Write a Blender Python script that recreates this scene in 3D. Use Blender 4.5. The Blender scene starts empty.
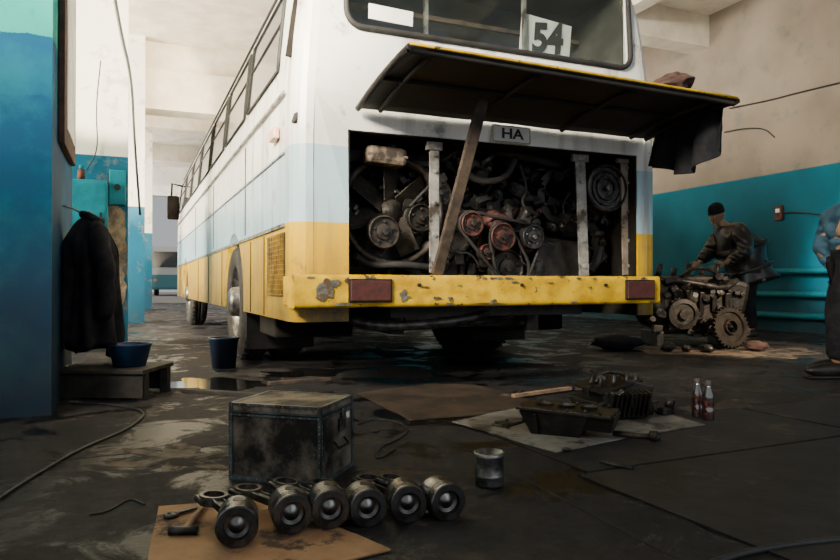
import bpy, bmesh, math, random
from mathutils import Vector, Matrix, Euler, noise
random.seed(7)
TH=math.radians(23.1); CH=0.62; FP=680.0; HY=285.0
sT,cT=math.sin(TH),math.cos(TH)
def W(r,f,z=0): return Vector((r*cT+f*sT,-r*sT+f*cT,z))
def F(u,v,z=0):
    d=(CH-z)*FP/(v-HY); return W((u-420)/FP*d,d,z)
def PY(u,v,Y):
    k=(u-420)/FP; dx=sT+k*cT; dy=cT-k*sT; d=Y/dy
    return Vector((dx*d,Y,CH+(HY-v)/FP*d))
coll=bpy.context.scene.collection
# ---------------- materials
def M(name,c1,c2=None,scale=6,rough=.6,metal=0,bump=.15,lo=.4,hi=.6,c3=None,s3=2,t3=.6,detail=8,spec=None,w3=.05):
    m=bpy.data.materials.new(name); m.use_nodes=True
    nt=m.node_tree; N=nt.nodes; L=nt.links; bs=N['Principled BSDF']
    tc=N.new('ShaderNodeTexCoord')
    n=N.new('ShaderNodeTexNoise'); n.inputs['Scale'].default_value=scale; n.inputs['Detail'].default_value=detail; n.inputs['Roughness'].default_value=.65
    L.new(tc.outputs['Object'],n.inputs['Vector'])
    c2=c2 or tuple(x*.75 for x in c1)
    r=N.new('ShaderNodeValToRGB'); r.color_ramp.elements[0].position=lo; r.color_ramp.elements[1].position=hi
    r.color_ramp.elements[0].color=(*c1,1); r.color_ramp.elements[1].color=(*c2,1)
    L.new(n.outputs['Fac'],r.inputs['Fac']); out=r.outputs['Color']
    if c3:
        n3=N.new('ShaderNodeTexNoise'); n3.inputs['Scale'].default_value=s3; n3.inputs['Detail'].default_value=10; n3.inputs['Roughness'].default_value=.7
        L.new(tc.outputs['Object'],n3.inputs['Vector'])
        r3=N.new('ShaderNodeValToRGB'); r3.color_ramp.elements[0].position=t3; r3.color_ramp.elements[1].position=t3+w3
        L.new(n3.outputs['Fac'],r3.inputs['Fac'])
        mx=N.new('ShaderNodeMix'); mx.data_type='RGBA'; L.new(r3.outputs['Color'],mx.inputs['Factor']); L.new(out,mx.inputs['A']); mx.inputs['B'].default_value=(*c3,1); out=mx.outputs['Result']
    L.new(out,bs.inputs['Base Color'])
    bs.inputs['Roughness'].default_value=rough; bs.inputs['Metallic'].default_value=metal
    if spec is not None: bs.inputs['Specular IOR Level'].default_value=spec
    if bump:
        b=N.new('ShaderNodeBump'); b.inputs['Strength'].default_value=bump; b.inputs['Distance'].default_value=.02
        L.new(n.outputs['Fac'],b.inputs['Height']); L.new(b.outputs['Normal'],bs.inputs['Normal'])
    return m
def zpaint(name,bands,dirt=(.12,.09,.06),rough=.5,nscale=3,thr=(.55,.75),wob=.0,low=None,dirtamt=.6,streak=None,mid=None,spec=.5):
    m=bpy.data.materials.new(name); m.use_nodes=True
    nt=m.node_tree; N=nt.nodes; L=nt.links; bs=N['Principled BSDF']; bs.inputs['Specular IOR Level'].default_value=spec
    g=N.new('ShaderNodeNewGeometry'); sp=N.new('ShaderNodeSeparateXYZ'); L.new(g.outputs['Position'],sp.inputs[0])
    n=N.new('ShaderNodeTexNoise'); n.inputs['Scale'].default_value=nscale; n.inputs['Detail'].default_value=10; n.inputs['Roughness'].default_value=.7
    L.new(g.outputs['Position'],n.inputs['Vector'])
    dv=N.new('ShaderNodeMath'); dv.operation='MULTIPLY_ADD'; L.new(n.outputs['Fac'],dv.inputs[0]); dv.inputs[1].default_value=wob; L.new(sp.outputs['Z'],dv.inputs[2])
    d2=N.new('ShaderNodeMath'); d2.operation='DIVIDE'; L.new(dv.outputs[0],d2.inputs[0]); d2.inputs[1].default_value=6
    r=N.new('ShaderNodeValToRGB'); r.color_ramp.interpolation='CONSTANT'
    for i,(z,c) in enumerate(bands):
        e=r.color_ramp.elements[0] if i==0 else (r.color_ramp.elements[1] if i==1 else r.color_ramp.elements.new(z/6))
        e.position=max(0,(z+wob*.5)/6) if i else 0; e.color=(*c,1)
    L.new(d2.outputs[0],r.inputs['Fac'])
    r2=N.new('ShaderNodeValToRGB'); r2.color_ramp.elements[0].position=thr[0]; r2.color_ramp.elements[1].position=thr[1]; r2.color_ramp.elements[1].color=(dirtamt,)*3+(1,)
    L.new(n.outputs['Fac'],r2.inputs['Fac'])
    mx=N.new('ShaderNodeMix'); mx.data_type='RGBA'; L.new(r2.outputs['Color'],mx.inputs['Factor']); L.new(r.outputs['Color'],mx.inputs['A']); mx.inputs['B'].default_value=(*dirt,1)
    out=mx.outputs['Result']
    if mid:
        nm_=N.new('ShaderNodeTexNoise'); nm_.inputs['Scale'].default_value=.8; nm_.inputs['Detail'].default_value=6; L.new(g.outputs['Position'],nm_.inputs['Vector'])
        rm=N.new('ShaderNodeValToRGB'); rm.color_ramp.elements[0].position=.35; rm.color_ramp.elements[1].position=.65; rm.color_ramp.elements[0].color=(mid,)*3+(1,); L.new(nm_.outputs['Fac'],rm.inputs['Fac'])
        mm=N.new('ShaderNodeMix'); mm.data_type='RGBA'; mm.blend_type='MULTIPLY'; mm.inputs['Factor'].default_value=1; L.new(out,mm.inputs['A']); L.new(rm.outputs['Color'],mm.inputs['B']); out=mm.outputs['Result']
    if streak:
        mp=N.new('ShaderNodeMapping'); mp.inputs['Scale'].default_value=(1,1,.12); L.new(g.outputs['Position'],mp.inputs[0])
        n4=N.new('ShaderNodeTexNoise'); n4.inputs['Scale'].default_value=9; n4.inputs['Detail'].default_value=8; L.new(mp.outputs[0],n4.inputs['Vector'])
        r4=N.new('ShaderNodeValToRGB'); r4.color_ramp.elements[0].position=.5; r4.color_ramp.elements[1].position=.75; r4.color_ramp.elements[1].color=(streak,)*3+(1,); L.new(n4.outputs['Fac'],r4.inputs['Fac'])
        m4=N.new('ShaderNodeMix'); m4.data_type='RGBA'; L.new(r4.outputs['Color'],m4.inputs['Factor']); L.new(out,m4.inputs['A']); m4.inputs['B'].default_value=(.16,.12,.09,1); out=m4.outputs['Result']
    if low:
        mr=N.new('ShaderNodeMapRange'); L.new(sp.outputs['Z'],mr.inputs['Value']); mr.inputs['From Min'].default_value=low[0]; mr.inputs['From Max'].default_value=low[1]; mr.inputs['To Min'].default_value=low[2]; mr.inputs['To Max'].default_value=0
        ml=N.new('ShaderNodeMath'); ml.operation='MULTIPLY'; L.new(mr.outputs[0],ml.inputs[0]); L.new(n.outputs['Fac'],ml.inputs[1])
        m2=N.new('ShaderNodeMix'); m2.data_type='RGBA'; L.new(ml.outputs[0],m2.inputs['Factor']); L.new(out,m2.inputs['A']); m2.inputs['B'].default_value=(.03,.025,.02,1); out=m2.outputs['Result']
    L.new(out,bs.inputs['Base Color']); bs.inputs['Roughness'].default_value=rough
    b=N.new('ShaderNodeBump'); b.inputs['Strength'].default_value=.1; b.inputs['Distance'].default_value=.02
    L.new(n.outputs['Fac'],b.inputs['Height']); L.new(b.outputs['Normal'],bs.inputs['Normal'])
    return m
BLUE=(.0,.12,.22)
m_wallL=zpaint('wall_paint_white_blue',[(0,BLUE),(1.88,(.92,.89,.82))],low=(0,1.2,1.0),dirtamt=.5,thr=(.55,.62),dirt=(.32,.23,.15),mid=.78,spec=.3)
m_pillar=zpaint('pillar_paint_sun_band',[(0,(.0,.045,.11)),(1.50,(.0,.06,.13)),(1.80,(.01,.26,.22)),(3.2,(.6,.55,.45))],low=(0,1.0,1.2),dirt=(.0,.10,.15),dirtamt=.8,wob=.15,thr=(.48,.62),nscale=2,rough=.7,mid=.5,spec=.12)  # teal band near the top is sunlight painted into the pillar colour
m_wallR=zpaint('wall_paint_cream_blue',[(0,(.0,.13,.20)),(2.12,(.26,.22,.18))],low=(0,.7,1.2),dirt=(.01,.07,.11),dirtamt=.5,mid=.55,spec=.2,rough=.6)
m_ceil=M('ceiling_plaster',(.88,.82,.70),(.72,.64,.52),2,.9)
m_bus=zpaint('bus_paint',[(0,(.78,.47,.0)),(.955,(.46,.64,.72)),(1.36,(.86,.85,.80))],low=(.4,.95,1.3),rough=.28,thr=(.575,.68),dirtamt=.75,nscale=5,streak=.7,mid=.80)
m_yel=M('chipped_yellow_paint',(.74,.46,.0),(.50,.28,.0),7,.45,c3=(.06,.045,.03),s3=11,t3=.60,w3=.02)
m_ysl=M('dirty_yellow_slat',(.28,.16,.01),(.10,.06,.01),9,.6)
m_black=M('greasy_black_metal',(.010,.0095,.009),(.030,.026,.022),12,.42,.4,.4)
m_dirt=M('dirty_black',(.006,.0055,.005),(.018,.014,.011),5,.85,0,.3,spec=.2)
m_hatch=M('hatch_underside',(.007,.006,.0055),(.020,.014,.011),3,.65,.1,.3,c3=(.05,.024,.013),s3=6,t3=.62)
m_rub=M('rubber',(.011,.0105,.011),(.022,.020,.018),10,.75)
m_steel=M('oily_steel',(.28,.27,.26),(.09,.085,.08),18,.34,.85,.2)
m_bright=M('machined_steel',(.5,.5,.5),(.25,.25,.25),20,.28,.9,.1)
m_dsteel=M('dark_greasy_steel',(.080,.075,.072),(.022,.020,.019),20,.42,.7,.3)
m_esteel=M('engine_grease_steel',(.052,.042,.033),(.013,.011,.010),14,.52,.3,.5)
m_grey=M('grey_paint',(.32,.31,.29),(.13,.115,.10),8,.5,.2,.2,c3=(.05,.04,.03),s3=5,t3=.52)
m_red=M('faded_red_metal',(.115,.034,.027),(.04,.018,.014),15,.6,.3,c3=(.02,.016,.014),s3=12,t3=.5)
m_cream=M('grimy_cream_plastic',(.17,.13,.09),(.085,.065,.045),8,.6,c3=(.03,.022,.016),s3=7,t3=.50)
m_lamp=M('red_lamp_lens',(.085,.018,.014),(.045,.014,.012),30,.6,0,.05)
m_orange=M('orange_lens',(.7,.42,.28),(.6,.3,.2),30,.3)
m_wood=M('grimy_wood',(.075,.050,.034),(.025,.018,.013),14,.8)
m_bench=M('blackened_wood',(.030,.024,.020),(.013,.011,.009),14,.8)
m_lwood=M('pale_wood',(.36,.23,.13),(.20,.13,.08),14,.7)
m_card=M('cardboard',(.36,.20,.10),(.24,.13,.065),5,.85,c3=(.05,.03,.02),s3=4,t3=.55)
m_oilcard=M('oil_soaked_cardboard',(.075,.052,.035),(.026,.020,.016),4,.6,c3=(.17,.11,.07),s3=4,t3=.60)
m_gcard=M('grey_sheet',(.20,.19,.17),(.10,.09,.08),4,.6,c3=(.028,.025,.022),s3=5,t3=.52)
m_dcard=M('dirty_cardboard',(.20,.14,.09),(.10,.07,.045),5,.85,c3=(.03,.02,.015),s3=4,t3=.56)
m_blk=M('black_cloth',(.010,.010,.013),(.020,.020,.023),14,.95,0,.4,spec=.2)
m_coat=M('dusty_black_coat',(.008,.008,.011),(.020,.019,.022),9,.95,0,.3,spec=.15)
m_brcloth=M('brown_cloth',(.09,.045,.035),(.05,.03,.025),14,.95)
m_basin=M('blue_plastic',(.008,.045,.12),(.006,.025,.07),6,.45)
m_bucket=M('dark_blue_plastic',(.006,.020,.060),(.010,.016,.034),6,.45)
m_bluebox=M('blue_enamel',(.0,.20,.27),(.0,.13,.19),4,.5,spec=.3)
m_white=M('white_sheet',(.82,.81,.77),(.68,.67,.62),5,.7)
m_ink=M('black_ink',(.02,.02,.02),(.03,.03,.03),5,.7)
m_skin=M('skin',(.34,.20,.12),(.26,.15,.09),10,.55)
m_skinl=M('eye_white',(.6,.58,.55),(.5,.5,.48),10,.3)
m_bjac=M('dark_leather_jacket',(.024,.020,.018),(.015,.013,.011),4,.34,.0,.2)
m_bluejac=M('blue_workwear',(.055,.125,.19),(.025,.065,.105),8,.8,0,.5,spec=.2)
m_khaki=M('khaki_cloth',(.22,.19,.10),(.15,.13,.07),10,.9)
m_beige=M('bare_plaster',(.38,.28,.19),(.13,.095,.07),7,.9,0,.7)
m_teal=M('worn_grey_edging',(.15,.185,.19),(.06,.075,.08),10,.36,.65,.2,c3=(.05,.04,.03),s3=12,t3=.58)
m_cratep=M('sooty_plywood',(.185,.16,.125),(.10,.085,.065),7,.7,c3=(.012,.011,.010),s3=4,t3=.42,w3=.16,spec=.25)
m_lid=M('worn_lid',(.21,.17,.125),(.09,.07,.05),6,.7,c3=(.02,.017,.014),s3=6,t3=.48,w3=.12,spec=.3)
m_cable=M('cable_rubber',(.016,.016,.018),(.025,.025,.025),8,.6)
m_tyre=M('dusty_tyre',(.018,.017,.016),(.040,.034,.029),12,.85)
m_out=M('outdoor_ground',(.55,.48,.4),(.45,.4,.34),2,.9)
def glass(name,col,alpha,rough=.05):
    m=bpy.data.materials.new(name); m.use_nodes=True; nt=m.node_tree; N=nt.nodes; L=nt.links; N.remove(N['Principled BSDF'])
    t=N.new('ShaderNodeBsdfTransparent'); t.inputs[0].default_value=(*col,1); g=N.new('ShaderNodeBsdfGlossy'); g.inputs['Roughness'].default_value=rough
    g.inputs[0].default_value=(.8,.85,.85,1)
    mx=N.new('ShaderNodeMixShader'); mx.inputs[0].default_value=alpha; L.new(t.outputs[0],mx.inputs[1]); L.new(g.outputs[0],mx.inputs[2])
    L.new(mx.outputs[0],N['Material Output'].inputs[0]); return m
m_glass=glass('rear_glass',(.70,.75,.73),.15)
m_bottle=glass('bottle_plastic',(.74,.56,.50),.30)
def simple_glossy(name,c,r):
    return M(name,c,tuple(x*.7 for x in c),1.5,r,0,0)
m_side=M('side_glass',(.02,.024,.028),(.012,.015,.018),1.5,.12,0,0,spec=.3)
def floor_mat():
    m=bpy.data.materials.new('oil_stained_concrete'); m.use_nodes=True; nt=m.node_tree; N=nt.nodes; L=nt.links; bs=N['Principled BSDF']
    g=N.new('ShaderNodeNewGeometry')
    def nz(s,d=10,r=.65,dist=0):
        n=N.new('ShaderNodeTexNoise'); n.inputs['Scale'].default_value=s; n.inputs['Detail'].default_value=d; n.inputs['Roughness'].default_value=r; n.inputs['Distortion'].default_value=dist; L.new(g.outputs['Position'],n.inputs['Vector']); return n.outputs['Fac']
    def ramp(f,a,b,c1,c2):
        r=N.new('ShaderNodeValToRGB'); r.color_ramp.elements[0].position=a; r.color_ramp.elements[1].position=b; r.color_ramp.elements[0].color=(*c1,1); r.color_ramp.elements[1].color=(*c2,1); L.new(f,r.inputs['Fac']); return r.outputs['Color']
    a=nz(.9); b=nz(14,14,.8); c=nz(2.6,12,.7,.6)
    base=ramp(a,.36,.68,(.009,.009,.011),(.032,.028,.027))
    det=ramp(b,.36,.66,(.25,.25,.27),(1.9,1.8,1.7))
    mx=N.new('ShaderNodeMix'); mx.data_type='RGBA'; mx.blend_type='MULTIPLY'; mx.inputs['Factor'].default_value=1; L.new(base,mx.inputs['A']); L.new(det,mx.inputs['B'])
    oil=ramp(c,.52,.545,(0,0,0),(.9,.9,.9)); m2=N.new('ShaderNodeMix'); m2.data_type='RGBA'; L.new(oil,m2.inputs['Factor']); L.new(mx.outputs['Result'],m2.inputs['A']); m2.inputs['B'].default_value=(.0035,.0036,.0045,1)
    d=nz(1.9,14,.78); du=ramp(d,.60,.66,(0,0,0),(.7,.7,.7)); m3=N.new('ShaderNodeMix'); m3.data_type='RGBA'; L.new(du,m3.inputs['Factor']); L.new(m2.outputs['Result'],m3.inputs['A']); m3.inputs['B'].default_value=(.13,.10,.078,1)
    L.new(m3.outputs['Result'],bs.inputs['Base Color'])
    rr=ramp(c,.5,.56,(.85,)*3,(.28,)*3); L.new(rr,bs.inputs['Roughness']); bs.inputs['Specular IOR Level'].default_value=.3
    bp=N.new('ShaderNodeBump'); bp.inputs['Strength'].default_value=.6; bp.inputs['Distance'].default_value=.008; L.new(b,bp.inputs['Height']); L.new(bp.outputs['Normal'],bs.inputs['Normal'])
    return m
m_floor=floor_mat()
m_plate=M('greasy_floor_plate',(.026,.025,.026),(.011,.0115,.013),6,.6,.1,.3,c3=(.06,.050,.042),s3=3,t3=.58,spec=.3)
m_seam=M('dark_seam',(.004,.004,.004),(.006,.006,.006),5,.9)
m_sunworn=M('pale_worn_sunlit_concrete',(.15,.12,.095),(.05,.042,.036),9,.85,0,.3,c3=(.02,.018,.017),s3=5,t3=.50,w3=.06,spec=.2)  # worn, stained concrete with sunlight painted into its pale tone
# ---------------- mesh builder
class B:
    def __init__(s): s.bm=bmesh.new(); s.mats=[]; s.i=0
    def m(s,mat):
        if mat not in s.mats: s.mats.append(mat)
        s.i=s.mats.index(mat); return s
    def _f(s,fs,smooth=False):
        for f in fs: f.material_index=s.i; f.smooth=smooth
    def box(s,c,sz,rot=None,bev=0):
        r=bmesh.ops.create_cube(s.bm,size=1); vs=r['verts']
        mt=Matrix.Translation(c)@(rot.to_matrix().to_4x4() if isinstance(rot,Euler) else (rot or Matrix()))@Matrix.Diagonal((*sz,1))
        bmesh.ops.transform(s.bm,matrix=mt,verts=vs)
        fs=set(f for v in vs for f in v.link_faces)
        s._f(fs)
        if bev:
            es=set(e for v in vs for e in v.link_edges)
            r2=bmesh.ops.bevel(s.bm,geom=list(es),offset=bev,segments=2,affect='EDGES',profile=.5)
            s._f(r2['faces'])
        return s
    def lathe(s,prof,mat=Matrix(),seg=24,smooth=True,cap=True):
        rings=[]
        for r,h in prof:
            rings.append([s.bm.verts.new(mat@Vector((r*math.cos(2*math.pi*k/seg),r*math.sin(2*math.pi*k/seg),h))) for k in range(seg)])
        fs=[]
        for a,b in zip(rings,rings[1:]):
            for k in range(seg):
                fs.append(s.bm.faces.new((a[k],a[(k+1)%seg],b[(k+1)%seg],b[k])))
        s._f(fs,smooth)
        if cap:
            c=[]
            if prof[0][0]>1e-5: c.append(s.bm.faces.new(rings[0][::-1]))
            if prof[-1][0]>1e-5: c.append(s.bm.faces.new(rings[-1]))
            s._f(c)
        return s
    def cyl(s,p0,p1,r0,r1=None,seg=20,smooth=True):
        p0=Vector(p0);p1=Vector(p1); r1=r0 if r1 is None else r1
        d=p1-p0; q=Vector((0,0,1)).rotation_difference(d.normalized()) if d.length>0 else None
        return s.lathe([(r0,0),(r1,d.length)],Matrix.Translation(p0)@q.to_matrix().to_4x4(),seg,smooth)
    def tube(s,pts,r,seg=8,closed=False,smoothit=0):
        pts=[Vector(p) for p in pts]
        for _ in range(smoothit):
            n=[]
            rng=range(len(pts)-1)
            if closed: rng=range(len(pts))
            else: n.append(pts[0])
            for i in rng:
                a=pts[i]; b=pts[(i+1)%len(pts)]
                n.append(a*.75+b*.25); n.append(a*.25+b*.75)
            if not closed: n.append(pts[-1])
            pts=n
        N_=len(pts); rs=r if isinstance(r,(list,tuple)) else [r]*N_
        if len(rs)!=N_: rs=[rs[min(len(rs)-1,int(i/(N_-1)*(len(rs)-1)+.5))] for i in range(N_)]
        rings=[]; up=None
        for i,p in enumerate(pts):
            if closed: t=(pts[(i+1)%N_]-pts[i-1])
            else: t=(pts[min(i+1,N_-1)]-pts[max(i-1,0)])
            t.normalize()
            if up is None:
                up=t.orthogonal().normalized()
            else:
                up=(up-t*up.dot(t)).normalized()
            sd=t.cross(up)
            rings.append([s.bm.verts.new(p+(up*math.cos(2*math.pi*k/seg)+sd*math.sin(2*math.pi*k/seg))*rs[i]) for k in range(seg)])
        fs=[]
        prs=list(zip(rings,rings[1:]))
        if closed: prs.append((rings[-1],rings[0]))
        for a,b in prs:
            for k in range(seg): fs.append(s.bm.faces.new((a[k],a[(k+1)%seg],b[(k+1)%seg],b[k])))
        s._f(fs,True)
        if not closed:
            s._f([s.bm.faces.new(rings[0][::-1]),s.bm.faces.new(rings[-1])])
        return s
    def ell(s,c,sc,rot=None,seg=16,fn=None):
        r=bmesh.ops.create_uvsphere(s.bm,u_segments=seg,v_segments=max(6,seg*3//4),radius=1); vs=r['verts']
        if fn:
            for v in vs: v.co=fn(v.co)
        mt=Matrix.Translation(c)@(rot.to_matrix().to_4x4() if isinstance(rot,Euler) else (rot or Matrix()))@Matrix.Diagonal((*sc,1))
        bmesh.ops.transform(s.bm,matrix=mt,verts=vs)
        s._f(set(f for v in vs for f in v.link_faces),True); return s
    def prism(s,pts,z0,z1):
        a=[s.bm.verts.new((p[0],p[1],z0)) for p in pts]; b=[s.bm.verts.new((p[0],p[1],z1)) for p in pts]
        fs=[s.bm.faces.new(a[::-1]),s.bm.faces.new(b)]
        n=len(pts)
        for k in range(n): fs.append(s.bm.faces.new((a[k],a[(k+1)%n],b[(k+1)%n],b[k])))
        s._f(fs); return s
    def grid(s,fn,nu,nv,smooth=True):
        g=[[s.bm.verts.new(fn(i/nu,j/nv)) for j in range(nv+1)] for i in range(nu+1)]
        s._f([s.bm.faces.new((g[i][j],g[i+1][j],g[i+1][j+1],g[i][j+1])) for i in range(nu) for j in range(nv)],smooth); return s
    def addmesh(s,me,mat=Matrix()):
        n0=len(s.bm.verts); nf=len(s.bm.faces); s.bm.from_mesh(me)
        s.bm.verts.ensure_lookup_table(); s.bm.faces.ensure_lookup_table()
        for v in s.bm.verts[n0:]: v.co=mat@v.co
        s._f(s.bm.faces[nf:],True); return s
    def obj(s,name,parent=None,label=None,category=None,group=None,kind=None,world=True,solid=0,sub=0):
        bmesh.ops.recalc_face_normals(s.bm,faces=s.bm.faces)
        me=bpy.data.meshes.new(name)
        for m_ in s.mats: me.materials.append(m_)
        off=Vector((0,0,0))
        if parent is not None and world: off=wloc(parent)
        vs=[v.co.copy() for v in s.bm.verts]
        mn=Vector([min(v[i] for v in vs) for i in range(3)]); mxx=Vector([max(v[i] for v in vs) for i in range(3)])
        c=(mn+mxx)/2
        if parent is None: c.z=mn.z
        for v in s.bm.verts: v.co-=c
        s.bm.to_mesh(me); s.bm.free()
        o=bpy.data.objects.new(name,me); coll.objects.link(o)
        o.location=c-off
        if parent is not None: o.parent=parent
        tag(o,label,category,group,kind)
        if solid:
            md=o.modifiers.new('thick','SOLIDIFY'); md.thickness=solid; md.offset=0
        if sub:
            md=o.modifiers.new('sub','SUBSURF'); md.levels=sub; md.render_levels=sub
        return o
def wloc(o):
    v=Vector((0,0,0))
    while o is not None: v+=o.location; o=o.parent
    return v
def tag(o,label=None,category=None,group=None,kind=None):
    if label: o['label']=label
    if category: o['category']=category
    if group: o['group']=group
    if kind: o['kind']=kind
def E(name,loc,rz=0,parent=None,label=None,category=None,group=None,rot=None):
    o=bpy.data.objects.new(name,None); coll.objects.link(o); o.empty_display_size=.1
    o.location=Vector(loc)-(wloc(parent) if parent else Vector((0,0,0)))
    o.rotation_euler=rot or (0,0,rz)
    if parent: o.parent=parent
    tag(o,label,category,group); return o
def dup(root,loc,rot=None,name=None,label=None):
    n=root.copy(); coll.objects.link(n); n.location=loc
    if rot is not None: n.rotation_euler=rot
    if label: n['label']=label
    def rec(src,dst):
        for ch in list(src.children):
            if ch==dst: continue
            c=ch.copy(); coll.objects.link(c); c.parent=dst; rec(ch,c)
    rec(root,n); return n
def text_mesh(txt,name,size,mat,parent,loc,rot,label=None,bold=0.0,xs=1,shear=0):
    cu=bpy.data.curves.new(name,'FONT'); cu.body=txt; cu.size=size; cu.align_x='CENTER'; cu.align_y='CENTER'; cu.extrude=.001; cu.offset=bold; cu.shear=shear
    t=bpy.data.objects.new(name+'_c',cu); coll.objects.link(t)
    bpy.context.view_layer.update(); dg=bpy.context.evaluated_depsgraph_get()
    me=bpy.data.meshes.new_from_object(t.evaluated_get(dg)); bpy.data.objects.remove(t)
    o=bpy.data.objects.new(name,me); coll.objects.link(o); me.materials.clear(); me.materials.append(mat)
    o.location=Vector(loc)-(wloc(parent) if parent else Vector((0,0,0))); o.rotation_euler=rot; o.scale=(xs,1,1)
    if parent: o.parent=parent
    tag(o,label); return o
RX=math.radians(90)
MY=Euler((RX,0,0)).to_matrix().to_4x4()
def facing(p): return Matrix.Translation(p)@MY
# ================= SETTING
def wallbox(name,x0,x1,y0,y1,z0,z1,mat):
    b=B().m(mat); b.box(((x0+x1)/2,(y0+y1)/2,(z0+z1)/2),(x1-x0,y1-y0,z1-z0)); return b.obj(name,kind='structure')
b=B().m(m_floor); b.box((2.5,11,-.05),(15,28.4,.1)); b.obj('floor',kind='structure')
b=B().m(m_out); b.box((2.5,45.4,-.06),(30,40,.1)); b.obj('trim_20',kind='structure')
wallbox('ceiling',-5,8.3,-1,25.3,4.7,4.9,m_ceil)
wallbox('wall_right',8.05,8.3,-1,25.3,0,4.7,m_wallR)
wallbox('wall_left',-5,-.343,3.67,4.9,0,4.7,m_pillar)
wallbox('wall_left_recess',-5,-.02,7.4,8.4,0,4.7,m_wallL)
wallbox('wall_left_pier',-5,.22,12,12.8,0,4.7,m_wallL)
wallbox('wall_left_far_pier',-5,.50,18,19,0,4.7,m_wallL)
wallbox('wall_left_outer',-5.2,-5,4.9,25.3,0,4.7,m_wallL)
b=B().m(m_wallL); b.box((-2.16,25.15,2.35),(5.68,.3,4.7)); b.box((2.6,25.15,4.2),(3.85,.3,1.0)); b.box((6.3,25.15,2.35),(3.6,.3,4.7)); b.obj('wall_back',kind='structure')
k=1
for y in (3.6,7.9,12.4,16.8,21.2):
    wallbox('trim_%d'%k,-5,8.05,y-.18,y+.18,4.22,4.7,m_ceil); k+=1
wallbox('trim_%d'%k,-5,8.05,12.1,12.6,3.55,4.22,m_ceil); k+=1
for x in (6.4,4.2):
    wallbox('trim_%d'%k,x-.12,x+.12,-1,25,4.42,4.7,m_ceil); k+=1
def patch(pts,y):
    global k
    P=[]
    for i in range(len(pts)):
        a=Vector(pts[i]); c=Vector(pts[(i+1)%len(pts)])
        for j in range(5):
            q=a.lerp(c,j/5); P.append((min(q.x+random.uniform(-.02,.02),-.025),q.y+random.uniform(-.025,.025)))
    b=B().m(m_beige); vs=[b.bm.verts.new((x,y,z)) for x,z in P]; b._f([b.bm.faces.new(vs)]); b.obj('trim_%d'%k,kind='structure'); k+=1
patch([(-.46,.12),(-.44,.5),(-.48,.9),(-.44,1.1),(-.50,1.34),(-.36,1.42),(-.26,1.34),(-.16,1.42),(-.03,1.36),(-.03,1.0),(-.06,.8),(-.03,.6),(-.08,.4),(-.03,.12)],7.394)
for (x0,x1,y0,y1,rz) in ((1.35,2.75,1.0,1.85,.03),(1.38,2.8,1.87,2.5,.028),(2.78,4.4,.85,1.9,.035),(2.82,4.4,1.94,2.52,.03)):
    b=B().m(m_plate); b.box(((x0+x1)/2,(y0+y1)/2,.003),(x1-x0,y1-y0,.006),Euler((0,0,rz)),0); b.obj('trim_%d'%k,kind='structure'); k+=1
# expansion joints in the slab
for (x0,y0,x1,y1) in ((-.3,2.72,1.3,2.75),(4.45,.5,4.6,9.0),(1.1,-.5,1.18,2.7),(4.5,3.4,8.0,3.5)):
    b=B().m(m_seam); d_=Vector((x1-x0,y1-y0,0)); b.box(((x0+x1)/2,(y0+y1)/2,.0005),(d_.length,.012,.001),Euler((0,0,math.atan2(d_.y,d_.x)))); b.obj('trim_%d'%k,kind='structure'); k+=1
# ================= BUS
XL,XR,YB=.796,3.296,3.59; CX=(XL+XR)/2; LEN=9.7; YW=5.85
bus=E('bus',(CX,YB,0),label='white and yellow bus with its rear engine hatch propped open',category='bus')
half=[(.42,.0),(.6,0),(1.0,0),(1.5,0),(1.75,.01),(2.0,.03),(2.3,.06),(2.45,.085),(2.58,.13),(2.68,.2),(2.76,.32),(2.82,.55),(2.85,.9)]
def insetz(z):
    for (a,i),(c,j) in zip(half,half[1:]):
        if a<=z<=c: return i+(j-i)*(z-a)/(c-a)
    return 0
loop=[(XL+i,z) for z,i in half]+[(XR-i,z) for z,i in half[::-1]]
b=B().m(m_bus); bm=b.bm
st=[(0,.11),(.008,.07),(.025,.04),(.055,.015),(.10,0),(LEN-.2,0),(LEN-.1,.03),(LEN-.03,.09),(LEN,.18)]
rings=[]
for y,d in st:
    rings.append([bm.verts.new((CX+(x-CX)*(1-d/1.25),YB+y+max(0,(z-1.65))*.06*(1 if y<1 else 0),z-d*(z-.42)/2.44)) for x,z in loop])
for a,c in zip(rings,rings[1:]):
    for q in range(len(a)): bm.faces.new((a[q],a[(q+1)%len(a)],c[(q+1)%len(a)],c[q]))
bm.faces.new(rings[0]); bm.faces.new(rings[-1][::-1])
for f in bm.faces: f.smooth=False
body=b.obj('body',bus,label='white, pale blue and yellow panelled bus body')
def cutter(bb):
    o=bb.obj('cut'); return o
cuts=[]
BX0,BX1,BZ0,BZ1=1.106,3.106,.40,1.48
c=B(); c.box(((BX0+BX1)/2,YB+.35,(BZ0+BZ1)/2),(BX1-BX0,1.3,BZ1-BZ0)); cuts.append(cutter(c))
c=B(); c.box((2.085,YB+.2,2.36),(1.93,1.0,.56)); 
cuts.append(cutter(c))
for y in (YW,11.2):
    c=B(); c.cyl((XL-.3,y,.5),(XR+.3,y,.5),.55,seg=40); cuts.append(cutter(c))
for o in cuts:
    md=body.modifiers.new('c','BOOLEAN'); md.operation='DIFFERENCE'; md.object=o; md.solver='EXACT'
bpy.context.view_layer.update(); dg=bpy.context.evaluated_depsgraph_get()
nm=bpy.data.meshes.new_from_object(body.evaluated_get(dg)); body.modifiers.clear(); body.data=nm
for o in cuts: bpy.data.objects.remove(o)
for p in nm.polygons: p.material_index=0
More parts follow.
